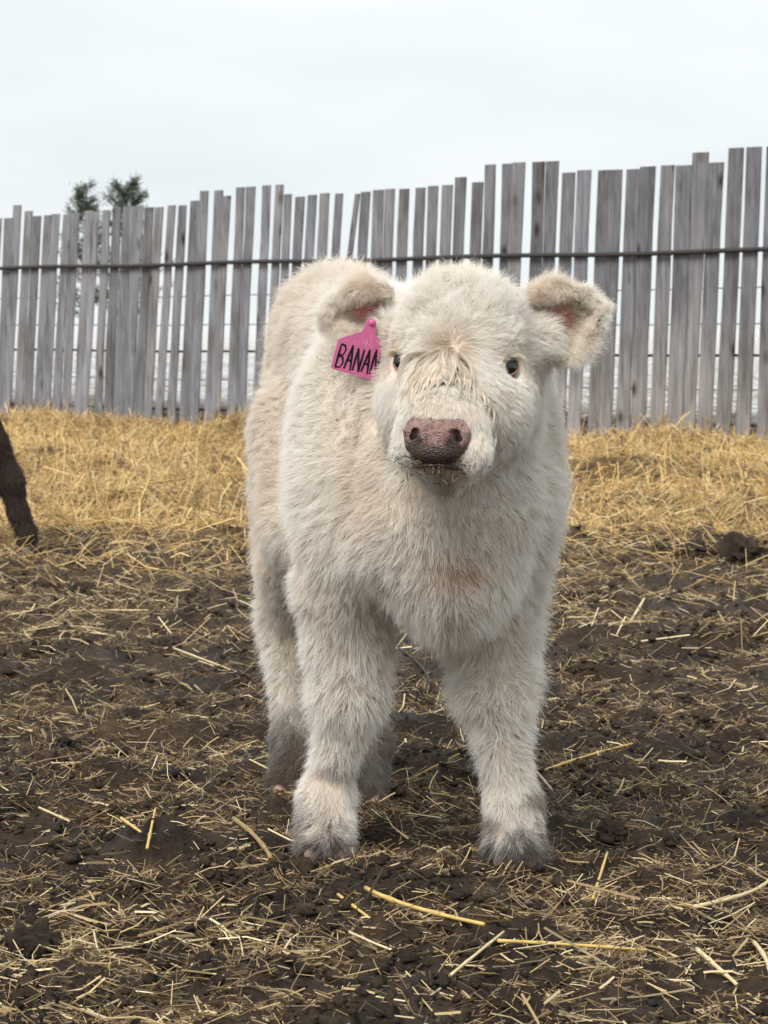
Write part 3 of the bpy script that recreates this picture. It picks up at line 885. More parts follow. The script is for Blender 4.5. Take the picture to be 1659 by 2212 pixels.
# head
fb.ell(hd(-0.005, 0, 0.005), (0.092, 0.095, 0.094), HR, 0.03)
fb.ell(hd(0.02, 0, 0.045), (0.066, 0.062, 0.055), HR, 0.04)          # domed forehead
fb.cap(hd(0.045, 0, -0.035), hd(0.145, -0.004, -0.088), 0.077, 0.053, 0.05)
fb.ell(hd(0.152, -0.004, -0.105), (0.054, 0.042, 0.042), HR, 0.03)   # muzzle
fb.ell(hd(0.160, -0.043, -0.124), (0.027, 0.034, 0.025), HR, 0.014)
fb.ell(hd(0.160, 0.035, -0.124), (0.027, 0.034, 0.025), HR, 0.014)
fb.cap(hd(0.0, 0, -0.085), hd(0.128, -0.003, -0.145), 0.072, 0.030, 0.04)   # jaw and chin
for sgn in (-1, 1):
    fb.ell(hd(0.045, sgn * 0.055, -0.070), (0.045, 0.062, 0.054), HR, 0.04)  # cheeks
    fb.ell(hd(0.055, sgn * 0.058, 0.022), (0.026, 0.024, 0.017), HR, 0.02)   # brow
    fb.ell(hd(0.066, sgn * 0.073, -0.016), (0.018, 0.018, 0.016), HR, 0.012, True)
    fb.cap(hd(-0.02, sgn * 0.07, 0.02), hd(-0.035, sgn * 0.105, 0.028), 0.034, 0.026, 0.025)  # ear roots
# legs: (x, y, z) chains
def leg_front(ft, knee, elbow, wide):
    fb.chain([elbow, (elbow + knee) / 2 + [0, 0.004, 0], knee], [0.068, 0.052, 0.041], 0.03)
    fb.ell(knee, (0.045, 0.046, 0.048), None, 0.015)
    fet = ft + np.array([0, 0.012, 0.085])
    fb.chain([knee, (knee + fet) / 2, fet], [0.038, 0.0275, 0.033], 0.012)
    fb.ell(fet, (0.040, 0.041, 0.032), None, 0.012)
    fb.chain([fet, ft + np.array([0, -0.006, 0.045]), ft + np.array([0, -0.018, 0.016])], [0.034, 0.034, 0.041], 0.012)
FEET = {}
fL = np.array([-0.083, 4.245, 0.0]); fR = np.array([0.186, 4.20, 0.0])
kL = at(757, 1490, 4.235); kR = at(1066, 1478, 4.20)
eL = bd(0.02, -0.105, 0.385); eR = bd(0.0, 0.105, 0.385)
leg_front(fL, kL, eL, 1); leg_front(fR, kR, eR, 1)
def leg_hind(ft, side):
    hip = bd(0.54, side * 0.052, 0.60)
    stifle = bd(0.44, side * 0.07, 0.45)
    hock = np.array([ft[0] + side * 0.004 - 0.012, ft[1] + 0.085, 0.29])
    fet = ft + np.array([0, 0.015, 0.085])
    fb.cap(hip, stifle, 0.075, 0.058, 0.04)
    fb.cap(bd(0.60, side * 0.056, 0.55), hock + [0, -0.02, 0.08], 0.062, 0.042, 0.04)
    fb.chain([stifle, (stifle + hock) / 2 + [0, 0, 0.01], hock], [0.056, 0.045, 0.036], 0.03)
    fb.chain([hock, (hock + fet) / 2 + [0, 0.01, 0], fet], [0.035, 0.025, 0.031], 0.012)
    fb.ell(fet, (0.036, 0.038, 0.03), None, 0.012)
    fb.chain([fet, ft + np.array([0, -0.006, 0.045]), ft + np.array([0, -0.018, 0.016])], [0.031, 0.032, 0.038], 0.012)
hL = np.array([-0.150, 4.83, 0.0]); hR = np.array([-0.036, 4.71, 0.0])
leg_hind(hL, -1); leg_hind(hR, 1)
# tail
fb.chain([bd(0.70, 0, 0.77), bd(0.775, 0.0, 0.70), bd(0.785, 0.01, 0.5), bd(0.78, 0.02, 0.34)], [0.03, 0.022, 0.016, 0.02], 0.02)
# soft unevenness of the coat
gg = fb.g
near = np.abs(fb.d) < 0.03
pp = gg[near]
fb.d[near] += (vnoise(pp * 13, 91) * 0.006 + vnoise(pp * 27, 92) * 0.0028) * (0.35 + 0.65 * (np.linalg.norm(pp - HC, axis=1) > 0.17))
def sdf_at(p):
    q = (p - fb.lo) / fb.h; i = np.clip(np.floor(q).astype(int), 0, fb.n - 2); f = q - i
    out = 0
    for a in (0, 1):
        for b in (0, 1):
            for c in (0, 1):
                w = np.where(a, f[:, 0], 1 - f[:, 0]) * np.where(b, f[:, 1], 1 - f[:, 1]) * np.where(c, f[:, 2], 1 - f[:, 2])
                out = out + w * fb.d[i[:, 0] + a, i[:, 1] + b, i[:, 2] + c]
    return out
def sdf_n(p):
    e = 0.006
    return unit(np.stack([sdf_at(p + np.eye(3)[k] * e) - sdf_at(p - np.eye(3)[k] * e) for k in range(3)], 1))
def onto(p, off):
    for _ in range(3): p = p - sdf_n(p) * (sdf_at(p) - off)[:, None]
    return p
def surf_front(l, u):
    f_ = np.arange(0.30, 0.0, -0.002)
    q = hd(0, 0, 0)[None] + HF[None] * f_[:, None] + HL[None] * l + HU[None] * u
    return float(f_[np.argmax(sdf_at(q) < 0)])
NOSE_C = hd(surf_front(-0.005, -0.106) + 0.011, -0.005, -0.108)
for sg in (-1, 1): fb.ell(NOSE_C + HL * sg * 0.029 + HF * -0.006 + HU * 0.006, (0.015, 0.02, 0.014), HR, 0.004, True)
bv, bf = fb.mesh()
bv = laplace(bv, bf, 2)
bt = tris_of(bf)
bn = vnormals(bv, bt)

calf = empty('white_calf', (0.0, 4.45, 0.0))
tag(calf, 'fluffy cream white calf standing on the mud and facing the camera', 'calf')

EYES = [hd(0.0600, -0.0655, -0.010), hd(0.0585, 0.0665, -0.012)]
EYE_R = 0.0182
FEETP = [fL, fR, hL, hR]
def coat_color(p):
    n = len(p)
    q = p
    n1 = vnoise(q * 9, 101) * 0.6 + vnoise(q * 24, 102) * 0.4
    c = np.array([0.955, 0.93, 0.885])[None] * (1 + 0.05 * n1[:, None])
    tan = np.array([0.70, 0.575, 0.44])
    def mixin(c, w, t): return c * (1 - w[:, None]) + np.asarray(t)[None] * w[:, None]
    # warm cream patches over the coat, stronger on the hindquarters and the chest
    back = sstep(p[:, 1], 4.52, 4.68) * sstep(p[:, 2], 0.2, 0.4)
    w = sstep(n1, 0.05, 0.55) * 0.2 + back * (0.34 + 0.3 * n1)
    c = mixin(c, np.clip(w, 0, 1), tan)
    w = np.exp(-(((p - at(985, 1225, 4.07)) / np.array([0.035, 0.1, 0.022])) ** 2).sum(1)) * 0.75
    c = mixin(c, w, (0.60, 0.42, 0.27))
    w = np.exp(-(((p - at(800, 1060, 4.12)) / np.array([0.03, 0.1, 0.06])) ** 2).sum(1)) * 0.5
    c = mixin(c, w, (0.66, 0.47, 0.32))
    # face: whorl between the eyes, poll, tear line, chin
    w = np.exp(-(((p - hd(0.095, 0.0, 0.012)) / np.array([0.014, 0.05, 0.014])) ** 2).sum(1)) * 0.8
    c = mixin(c, w, (0.50, 0.37, 0.22))
    w = np.exp(-(((p - hd(-0.01, -0.01, 0.11)) / np.array([0.045, 0.06, 0.03])) ** 2).sum(1)) * 0.45
    c = mixin(c, w, (0.62, 0.48, 0.33))
    w = np.exp(-(((p - hd(0.02, -0.085, -0.005)) / np.array([0.03, 0.05, 0.04])) ** 2).sum(1)) * 0.3
    c = mixin(c, w, (0.55, 0.44, 0.32))
    w = np.exp(-(((p - hd(0.145, -0.005, -0.165)) / np.array([0.03, 0.04, 0.02])) ** 2).sum(1)) * 0.75
    c = mixin(c, w, (0.42, 0.30, 0.17))
    # muddy feet
    for ft, top in zip(FEETP, (0.066, 0.058, 0.15, 0.15)):
        d = np.linalg.norm(p[:, :2] - ft[None, :2], axis=1)
        h = p[:, 2] + 0.035 * vnoise(q * 22, 104) + 0.025 * vnoise(q * np.array([90, 90, 25]), 105) + rng.normal(0, 0.012, n)
        m = sstep(h, top * 1.25, top * 0.15) * (d < 0.13)
        c = mixin(c, m * 0.93, (0.085, 0.067, 0.055))
        # dark creases higher up
        m2 = sstep(vnoise(q * np.array([14, 14, 32]), 106) + rng.normal(0, 0.1, n), 0.25, 0.65) * sstep(p[:, 2], 0.18, 0.07) * (d < 0.13) * 0.75
        c = mixin(c, m2, (0.22, 0.17, 0.135))
    return np.clip(c, 0.02, 0.96)
def body_params(p, n):
    """length, stand, combing direction, clump strength, wave, density for a skin point"""
    hp = (p - HC) @ HR.T                                            # l, f, u
    isH = sstep(hp[:, 1], -0.055, 0.0) * (np.abs(hp[:, 0]) < 0.135) * (hp[:, 2] > -0.20)
    # body
    length = np.full(len(p), 0.030)
    length = length * (0.8 + 0.2 * vnoise(p * 8, 111))
    leg = sstep(p[:, 2], 0.36, 0.22)
    length = length * (1 - leg) + leg * 0.026
    low = sstep(p[:, 2], 0.22, 0.08)
    length = length * (1 - low) + low * 0.019
    for kk in (kL, kR): length = length + 0.010 * np.exp(-(((p - kk) / np.array([0.06, 0.06, 0.05])) ** 2).sum(1))
    brisk = np.exp(-(((p - bd(-0.1, 0.02, 0.38)) / np.array([0.1, 0.1, 0.09])) ** 2).sum(1))
    length = length + 0.018 * brisk
    comb = np.tile(np.array([[0.0, 0.0, -1.0]]), (len(p), 1)) + np.array([AX[0], AX[1], 0])[None] * 0.45
    comb += np.array([LT[0], LT[1], 0])[None] * (np.sign((p[:, :2] - FRONT) @ LT) * 0.25)[:, None]
    stand = np.full(len(p), 0.72) * (1 - low * 0.55)
    top = sstep(n[:, 2], 0.4, 0.9)
    stand = stand + top * 0.15
    clump = np.full(len(p), 0.5); wave = np.full(len(p), 0.09); jit = np.full(len(p), 0.20)
    dens = np.ones(len(p))
    curl = sstep(p[:, 1], 4.55, 4.8) * (p[:, 2] > 0.3)
    clump = clump + 0.25 * curl; wave = wave + 0.10 * curl
    # head
    wh = hd(0.1, 0.0, 0.012)                                         # whorl
    rad = p - wh[None]
    rad[:, :] = unit(rad)
    wd = np.linalg.norm(p - wh[None], axis=1)
    rad = rad * sstep(wd, 0.006, 0.03)[:, None] + np.array([-0.5, 0.1, 0.6])[None] * sstep(wd, 0.03, 0.006)[:, None]
    hc_ = rad + HU[None] * 0.25 * (hp[:, 2] > 0.03)[:, None]
    hl = 0.016 + 0.015 * sstep(hp[:, 2], 0.03, 0.1) + 0.012 * sstep(hp[:, 1], 0.04, -0.04) * (hp[:, 2] < 0.02)
    muz = sstep(np.linalg.norm(p - NOSE_C, axis=1), 0.075, 0.03)
    hl = hl * (1 - muz) + 0.0085 * muz
    de = np.minimum(np.linalg.norm(p - EYES[0], axis=1), np.linalg.norm(p - EYES[1], axis=1))
    ne = sstep(de, 0.052, 0.026)
    hl = hl * (1 - ne) + 0.006 * ne
    hs = 0.33 + 0.25 * sstep(hp[:, 2], 0.04, 0.1)
    bridge = np.exp(-((hp[:, 0] + 0.004) / 0.036) ** 2) * sstep(hp[:, 1], 0.085, 0.11) * sstep(hp[:, 1], 0.18, 0.155)
    hl = hl + 0.020 * bridge * (1 - muz)
    hs = hs * (1 - bridge) + 0.16 * bridge
    length = length * (1 - isH) + hl * isH
    stand = stand * (1 - isH) + hs * isH
    comb = comb * (1 - isH[:, None]) + hc_ * isH[:, None]
    fore = sstep(hp[:, 2], 0.0, 0.05)
    clump = clump * (1 - 0.35 * low)
    clump = clump * (1 - isH) + (0.45 + 0.22 * fore + 0.2 * bridge) * isH
    wave = wave * (1 - isH) + (0.08 + 0.14 * fore) * isH
    jit = jit * (1 - isH) + (0.16 + 0.14 * fore - 0.08 * bridge) * isH
    dens = dens * (1 - isH) + isH * (2.6 + 1.5 * muz)
    dens = dens * (1 + 0.8 * low)
    dens = dens * np.where((de < EYE_R + 0.007), 0, 1)
    dn = (p - NOSE_C) @ HR.T
    dens = dens * np.where(((dn[:, 0] / 0.039) ** 2 + (dn[:, 2] / 0.031) ** 2 + (np.minimum(dn[:, 1], 0) / 0.03) ** 2 < 1), 0, 1)
    dens = dens * np.where(p[:, 2] < 0.012, 0, 1)
    # less where neither this view nor a step aside can see
    away = sstep(n[:, 1], 0.2, 0.7)
    dens = dens * (1 - 0.7 * away)
    return length, stand, comb, clump, wave, jit, np.clip(dens, 0, None), isH, bridge

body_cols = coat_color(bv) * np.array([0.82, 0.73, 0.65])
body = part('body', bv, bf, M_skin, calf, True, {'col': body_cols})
_, _, _, _, _, _, bdens, _, _ = body_params(bv, bn)
NB = 370000
hp_, hn_ = scatter(bv, bt, bn, NB, bdens)
ln_, st_, cb_, cl_, wv_, jt_, dd_, ih_, br_ = body_params(hp_, hn_)
ok = dd_ > 0.01
hp_, hn_, ln_, st_, cb_, cl_, wv_, jt_, ih_, br_ = [a[ok] for a in (hp_, hn_, ln_, st_, cb_, cl_, wv_, jt_, ih_, br_)]
ln_ = ln_ * rng.uniform(0.65, 1.2, len(ln_))
fly = rng.random(len(ln_)) < 0.10
ln_ = np.where(fly & (ih_ < 0.3), ln_ * 1.35, ln_); cl_ = np.where(fly, 0.0, cl_)
P_, cid = grow(hp_, hn_, cb_, ln_, st_, 26000, cl_, wv_, jt_, 6, 0.2, 0.42, 19.0, 200)
cc_ = coat_color(hp_) * (1 + 0.10 * (rng.random(26000)[cid] - 0.5) + 0.10 * (rng.random(len(cid)) - 0.5))[:, None]
cc_ = np.clip(cc_, 0.01, 0.95)
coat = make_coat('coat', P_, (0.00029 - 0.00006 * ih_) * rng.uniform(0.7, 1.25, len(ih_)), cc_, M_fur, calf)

# wet locks falling from the whorl over the bridge of the nose
NLK = 210
wl = rng.normal(0, 1, NLK) * 0.010 - 0.004; wu = 0.010 - 0.095 * rng.random(NLK) ** 1.1
p = onto(hd(0, 0, 0)[None] + HF[None] * 0.12 + HL[None] * wl[:, None] + HU[None] * wu[:, None], 0.003)
ang_ = wl * 42 + rng.normal(-0.18, 0.34, NLK)
LKL = rng.uniform(0.028, 0.075, NLK) * np.clip(1.0 - (0.008 - wu) * 5, 0.5, 1)
path = [p]; KP = 9
for k in range(1, KP):
    t_ = k / (KP - 1)
    a_ = ang_ * (1.15 - 0.75 * t_) + 0.42 * np.sin(t_ * 5.0 + ang_ * 9)
    d = HL[None] * np.sin(a_)[:, None] - HU[None] * np.cos(a_)[:, None] + HF[None] * 0.7
    n_ = sdf_n(p); d = unit(d - n_ * (d * n_).sum(1, keepdims=True))
    p = onto(p + d * (LKL / (KP - 1))[:, None], 0.003 + 0.005 * math.sin(t_ * 2.7))
    path.append(p)
path = np.stack(path, 1)
NH = 36
off_ = rng.normal(0, 1, (NLK, NH, 1, 3)); off_ /= np.linalg.norm(off_, axis=-1, keepdims=True)
spread = (0.0034 * np.linspace(1, 0.16, KP) ** 0.9)[None, None, :, None] * rng.random((NLK, NH, 1, 1)) ** 0.5
LK = (path[:, None] + off_ * spread).reshape(-1, KP, 3)
lc = np.repeat(np.array([[0.90, 0.83, 0.73]]) * rng.uniform(0.68, 1.05, (NLK, 1)), NH, 0)
make_coat('forelock', LK, np.full(len(LK), 0.0003), np.clip(lc, 0, 0.95), M_fur, calf)

# ---------------------------------------------------------------- ears
M_ear = make_col_mat('ear_skin', 0.6, 0.3, 90, 0.2)
def ear(base, tip, opening, width, droop, seed):
    """a cupped leaf: u along its length, w across; the hollow faces 'opening'"""
    base, tip = np.array(base), np.array(tip)
    ax = tip - base; Lr = np.linalg.norm(ax); ax = ax / Lr
    op = np.array(opening, float); op = unit(op - ax * (op @ ax)); ac = np.cross(ax, op)
    nu, nw = 26, 21
    vo, vi = [], []
    for i in range(nu):
        u = i / (nu - 1)
        half = width * (math.sin(math.pi * min(1, (0.16 + 0.84 * u) ** 0.85)) ** 0.62 * 0.98 + 0.02) * (1 if u < 0.97 else 0.8)
        depth = 0.016 * (1 - u) ** 0.8 + 0.006
        cen = base + ax * Lr * u + np.array([0, 0, -1.0]) * droop * u * u
        for j in range(nw):
            w = -1 + 2 * j / (nw - 1)
            cup = depth * (1 - w * w) * 1.2
            q = cen + ac * half * w - op * cup
            th = 0.0045 * (1 - 0.6 * abs(w)) + 0.0012
            vi.append(q); vo.append(q - op * th + ac * w * 0.001)
    vi, vo = np.array(vi), np.array(vo)
    v = np.concatenate([vi, vo]); n1 = nu * nw
    fs = []
    for i in range(nu - 1):
        for j in range(nw - 1):
            a, b, c, d = i * nw + j, i * nw + j + 1, (i + 1) * nw + j + 1, (i + 1) * nw + j
            fs.append((a, b, c, d)); fs.append((n1 + d, n1 + c, n1 + b, n1 + a))
    for i in range(nu - 1):
        for j in (0, nw - 1):
            a, d = i * nw + j, (i + 1) * nw + j
            fs.append((a, d, n1 + d, n1 + a) if j == 0 else (d, a, n1 + a, n1 + d))
    for j in range(nw - 1):
        for i in (0, nu - 1):
            a, b = i * nw + j, i * nw + j + 1
            fs.append((b, a, n1 + a, n1 + b) if i == 0 else (a, b, n1 + b, n1 + a))
    f = np.array(fs)
    t = tris_of(f); nn = vnormals(v, t)
    # make sure the inner sheet faces the opening
    if (nn[:n1] @ op).mean() < 0: f = f[:, ::-1]; t = tris_of(f); nn = vnormals(v, t)
    U = np.tile(np.repeat(np.linspace(0, 1, nu), nw), 2); W = np.tile(np.tile(np.linspace(-1, 1, nw), nu), 2)
    inner = np.concatenate([np.ones(n1), np.zeros(n1)])
    pink = np.clip((1 - (W / 0.75) ** 2), 0, 1) * sstep(U, 0.85, 0.45) * inner
    cols = np.array([0.76, 0.56, 0.49])[None] * (1 - pink[:, None]) + np.array([0.52, 0.19, 0.17])[None] * pink[:, None]
    e = part('ear', v, f, M_ear, calf, True, {'col': cols})
    dens = np.where(inner > 0, np.clip(0.45 + 1.2 * np.abs(W) ** 1.3 + 0.9 * sstep(U, 0.45, 0.9) , 0, 2) * (1 - 0.97 * np.clip(1 - ((U - 0.38) / 0.28) ** 2 - ((W + 0.05) / 0.6) ** 2, 0, 1) ** 0.3), 1.0)
    p, n = scatter(v, t, nn, 32000, dens)
    rel = (p - base); uu = np.clip(rel @ ax / Lr, 0, 1); ww = np.clip((rel @ ac) / width, -1, 1)
    inn = (n @ op) > 0.1
    comb = ax[None] * 0.8 + ac[None] * np.where(inn, ww * 0.9, ww * 1.0)[:, None] + op[None] * np.where(inn, 0.25, 0.1)[:, None]
    ln = np.where(inn, 0.010 + 0.016 * np.abs(ww) ** 2 + 0.008 * uu ** 2, 0.025) * rng.uniform(0.6, 1.2, len(p)) * (1 + 0.35 * (np.abs(ww) > 0.75))
    P, cid = grow(p, n, comb, ln, np.where(inn, 0.5, 0.38), 900, np.full(len(p), 0.55), np.full(len(p), 0.22), np.full(len(p), 0.26), 7, 0.12, 0.5, 28, seed)
    c0 = np.where(inn[:, None], np.array([0.93, 0.875, 0.81])[None], np.array([0.945, 0.905, 0.845])[None])
    ed = sstep(np.abs(ww), 0.7, 1.0) * (ac[2] * ww > 0)
    c0 = c0 * (1 - 0.35 * ed[:, None]) + np.array([0.80, 0.68, 0.54])[None] * 0.35 * ed[:, None]
    c0 = c0 * (1 + 0.2 * (rng.random(900)[cid] - 0.5))[:, None]
    make_coat('ear_hair', P, np.full(len(p), 0.00027), np.clip(c0, 0, 0.95), M_fur, e)
    return e
earR = ear(at(1146, 714, 4.085), at(1296, 660, 4.06), (-0.10, -0.97, 0.0), 0.047, 0.0, 300)
earL = ear(at(848, 674, 4.105), at(706, 672, 4.095), (0.10, -0.95, -0.10), 0.036, 0.006, 400)

# ---------------------------------------------------------------- eyes
def make_eye_mat():
    m, t, b = mat_new('dark_eye')
    tcn = t.nodes.new('ShaderNodeTexCoord'); n = noise_node(t, 260, 3, 0.5, tcn.outputs['Object'])
    r = ramp(t, n.outputs['Fac'], [(0.3, (0.006, 0.006, 0.008)), (0.7, (0.014, 0.014, 0.018))])
    t.links.new(r.outputs['Color'], b.inputs['Base Color'])
    b.inputs['Roughness'].default_value = 0.12; b.inputs['Specular IOR Level'].default_value = 0.4
    b.inputs['Coat Weight'].default_value = 0.3; b.inputs['Coat Roughness'].default_value = 0.03
    return m
M_eye = make_eye_mat()
M_lid = make_plain('eyelid_skin', (0.25, 0.13, 0.105), 0.45, 0.5, 200, 0.35)
M_lid2 = make_plain('upper_lid_skin', (0.16, 0.11, 0.09), 0.5, 0.4, 200, 0.35)
M_lash = make_fur('lash', 0.8)
def ball(c, r, nu=28, nv=16):
    u = np.arange(nu) / nu * 2 * math.pi; w = np.linspace(0, math.pi, nv)
    U, V = np.meshgrid(u, w)
    v = np.stack([np.cos(U) * np.sin(V), np.sin(U) * np.sin(V), np.cos(V)], -1).reshape(-1, 3) * r + c
    f = [(i * nu + j, (i + 1) * nu + j, (i + 1) * nu + (j + 1) % nu, i * nu + (j + 1) % nu) for i in range(nv - 1) for j in range(nu)]
    return v, np.array(f)
for c, sg in zip(EYES, (-1, 1)):
    v, f = ball(c, EYE_R)
    e = part('eye', v, f, M_eye, calf)
    look = unit(HF * 0.72 + HL * sg * 0.66 + HU * 0.02)
    sx = unit(np.cross(HU, look)) * sg * -1                           # towards the nose
    if sx @ HF < 0: sx = -sx
    uy = unit(np.cross(look, sx)); uy = uy if uy[2] > 0 else -uy
    for name, lo_, hi_, tilt in (('upper_eyelid', 0, 1, 0.0), ('lower_eyelid', 1, 0, 0.0)):
        pts = []
        for k in range(15):
            a = math.pi * k / 14
            yy = math.sin(a) * (0.0105 if name == 'upper_eyelid' else -0.0095)
            xx = math.cos(a) * 0.0138 + (0.0022 if a < 0.3 else 0)
            q = sx * xx + uy * (yy - xx * 0.28)
            z_ = math.sqrt(max(EYE_R ** 2 - q @ q, 1e-6))
            pts.append(c + q + look * (z_ + 0.0006))
        v, f = tube(pts, (0.0013 if name == 'upper_eyelid' else 0.0013) * (0.7 + 0.6 * np.sin(np.linspace(0, math.pi, 15))), 8)
        part(name, v, f, M_lid if name == 'lower_eyelid' else M_lid2, e)
    # pale lashes on the upper lid
    nl = 130
    a = rng.uniform(0.25, 2.9, nl)
    q = sx[None] * (np.cos(a) * 0.0135)[:, None] + uy[None] * (np.sin(a) * 0.0115 - np.cos(a) * 0.0035)[:, None]
    p = c[None] + q + look[None] * 0.0135
    d0 = unit(look[None] * 0.8 + uy[None] * 0.35 + unit(q) * 0.5 + rng.normal(0, 0.12, (nl, 3)))
    d1 = unit(d0 + np.array([0, 0, -0.9]))
    t = np.linspace(0, 1, 6)[None, :, None]
    ln = rng.uniform(0.012, 0.024, nl)[:, None, None]
    P = p[:, None] + ln * (d0[:, None] * t + (d1 - d0)[:, None] * t * t * 0.5)
    make_coat('eyelashes', P, np.full(nl, 0.00028), np.tile(np.array([[0.85, 0.78, 0.68]]), (nl, 1)), M_lash, e)

# ---------------------------------------------------------------- nose
def make_nose_mat():
    m, t, b = mat_new('pink_nose')
    tcn = t.nodes.new('ShaderNodeTexCoord')
    a = attr_node(t, 'dirt_dark')
    n = noise_node(t, 150, 6, 0.7, tcn.outputs['Object']); n2 = noise_node(t, 45, 3, 0.6, tcn.outputs['Object'])
    vo = t.nodes.new('ShaderNodeTexVoronoi'); vo.inputs['Scale'].default_value = 420; t.links.new(tcn.outputs['Object'], vo.inputs['Vector'])
    pk = ramp(t, n2.outputs['Fac'], [(0.3, (0.19, 0.10, 0.083)), (0.7, (0.33, 0.205, 0.18))])
    ad = t.nodes.new('ShaderNodeMath'); ad.operation = 'ADD'; t.links.new(a.outputs['Fac'], ad.inputs[0]); t.links.new(n.outputs['Fac'], ad.inputs[1])
    dr = ramp(t, ad.outputs[0], [(0.76, (0, 0, 0)), (0.95, (0.92, 0.92, 0.92))])
    c = mixc(t, dr.outputs['Color'], pk.outputs['Color'], (0.035, 0.024, 0.018))
    t.links.new(c, b.inputs['Base Color'])
    b.inputs['Roughness'].default_value = 0.5; b.inputs['Specular IOR Level'].default_value = 0.45
    bump(t, b, vo.outputs['Distance'], 0.8, 0.002)
    return m
fn = Field(NOSE_C - 0.062, NOSE_C + 0.062, 0.0014)
def nh(l, f, u): return NOSE_C + HL * l + HF * f + HU * u
fn.ell(nh(0, -0.020, 0.004), (0.037, 0.028, 0.026), HR, 0.01)
fn.ell(nh(0, -0.016, -0.014), (0.034, 0.026, 0.020), HR, 0.012)
fn.cap(nh(-0.027, -0.022, 0.019), nh(0.027, -0.022, 0.019), 0.0125, 0.0125, 0.008)
for sg in (-1, 1):
    fn.ell(nh(sg * 0.014, -0.010, 0.008), (0.014, 0.018, 0.014), HR, 0.008)            # inner wing
    fn.cap(nh(sg * 0.0365, -0.018, 0.010), nh(sg * 0.035, -0.016, -0.008), 0.0085, 0.007, 0.006)   # outer wing
    fn.cap(nh(sg * 0.022, 0.010, 0.0125), nh(sg * 0.0285, -0.012, 0.0105), 0.0042, 0.004, 0.003, True)
    fn.cap(nh(sg * 0.0255, 0.010, 0.009), nh(sg * 0.0305, -0.012, 0.002), 0.0044, 0.0044, 0.003, True)
    fn.cap(nh(sg * 0.029, 0.008, 0.003), nh(sg * 0.040, -0.006, -0.007), 0.0036, 0.0026, 0.003, True)
fn.cap(nh(0, 0.0115, -0.002), nh(0, 0.0115, -0.034), 0.0010, 0.0016, 0.003, True)   # cleft
nv_, nf_ = fn.mesh()
nv_ = laplace(nv_, nf_, 2)
rel = (nv_ - NOSE_C) @ HR.T
dirt_dark = 0.25 + 0.36 * sstep(rel[:, 2], 0.006, -0.02) + 0.3 * np.exp(-(((np.abs(rel[:, 0]) - 0.024) / 0.008) ** 2 + ((rel[:, 2] - 0.002) / 0.008) ** 2)) + 0.08 * vnoise(nv_ * 90, 7)  # muddy lower half, plus a darker spot around each nostril
part('nose', nv_, nf_, make_nose_mat(), calf, True, {'dirt_dark': dirt_dark})
# mouth line and lower lip
mp_ = [nh(-0.034, -0.026, -0.037), nh(-0.022, -0.012, -0.035), nh(-0.010, -0.003, -0.032), nh(0.010, -0.003, -0.032), nh(0.022, -0.012, -0.035), nh(0.034, -0.026, -0.037)]
mp_ = np.array(mp_)
tt = np.linspace(0, 5, 22); mq = np.stack([np.interp(tt, np.arange(6), mp_[:, k]) for k in range(3)], 1)
v, f = tube(mq, 0.0036 * (0.3 + np.sin(np.linspace(0, math.pi, 22)) * 0.7), 8)
part('mouth', v, f, make_plain('dark_lip', (0.06, 0.035, 0.03), 0.5, 0.4, 200, 0.5), calf)

# flecks of mud and chaff on the muzzle
nfk = 110
th = rng.uniform(0, 6.28, nfk); rr = np.abs(rng.normal(0.03, 0.018, nfk))
fl_ = np.cos(th) * rr * 1.15; fu_ = np.minimum(-0.036 + np.sin(th) * rr * 0.5, -0.022)
c = NOSE_C[None] + HL[None] * fl_[:, None] + HU[None] * fu_[:, None]
ff = 0.006 - 9.0 * fl_ ** 2 - 7.0 * (fu_ + 0.01) ** 2
c = c + HF[None] * ff[:, None]
fc = np.where(rng.random(nfk)[:, None] < 0.82, np.array([[0.03, 0.02, 0.015]]), np.array([[0.35, 0.25, 0.1]])) 
v, f, cc = sticks(c, rng.uniform(0, 3.14, nfk), rng.normal(0, 0.8, nfk), rng.uniform(0.002, 0.010, nfk) * (0.6 + rr * 20), rng.uniform(0.0004, 0.0009, nfk), fc, rng.normal(0, 0.1, (nfk, 2)), True)
fk = part('mud_flecks', v, f, M_straw, calf, False, {'col': cc}); fk['kind'] = 'stuff'
# chaff caught in the coat
cp, cn = scatter(bv, bt, bn, 900, (bn[:, 1] < -0.2) * (bv[:, 2] > 0.33) * 1.0)
cp, cn = cp[:80], cn[:80]
l0, *_r = body_params(cp, cn)
v, f, cc = sticks(cp + cn * (l0 * 0.62)[:, None], rng.uniform(0, 3.14, 80), rng.normal(0, 0.7, 80), rng.uniform(0.003, 0.011, 80), rng.uniform(0.0003, 0.0007, 80),
                  np.where(rng.random(80)[:, None] < 0.7, np.array([[0.05, 0.035, 0.025]]), np.array([[0.4, 0.28, 0.11]])), rng.normal(0, 0.12, (80, 2)), True)
ch = part('chaff', v, f, M_straw, calf, False, {'col': cc}); ch['kind'] = 'stuff'
# ---------------------------------------------------------------- hooves (two claws each)
M_hoof = make_plain('hoof_horn', (0.36, 0.24, 0.18), 0.5, 0.4, 60, 0.4, 0.4)
for ft in FEETP:
    fh = Field(ft + [-0.07, -0.09, -0.02], ft + [0.07, 0.06, 0.07], 0.003)
    for sg in (-1, 1):
        fh.cap(ft + [sg * 0.020, 0.008, 0.024], ft + [sg * 0.019, -0.046, 0.008], 0.022, 0.013, 0.004)
    v, f = fh.mesh()
    part('hoof', v, f, M_hoof, calf)

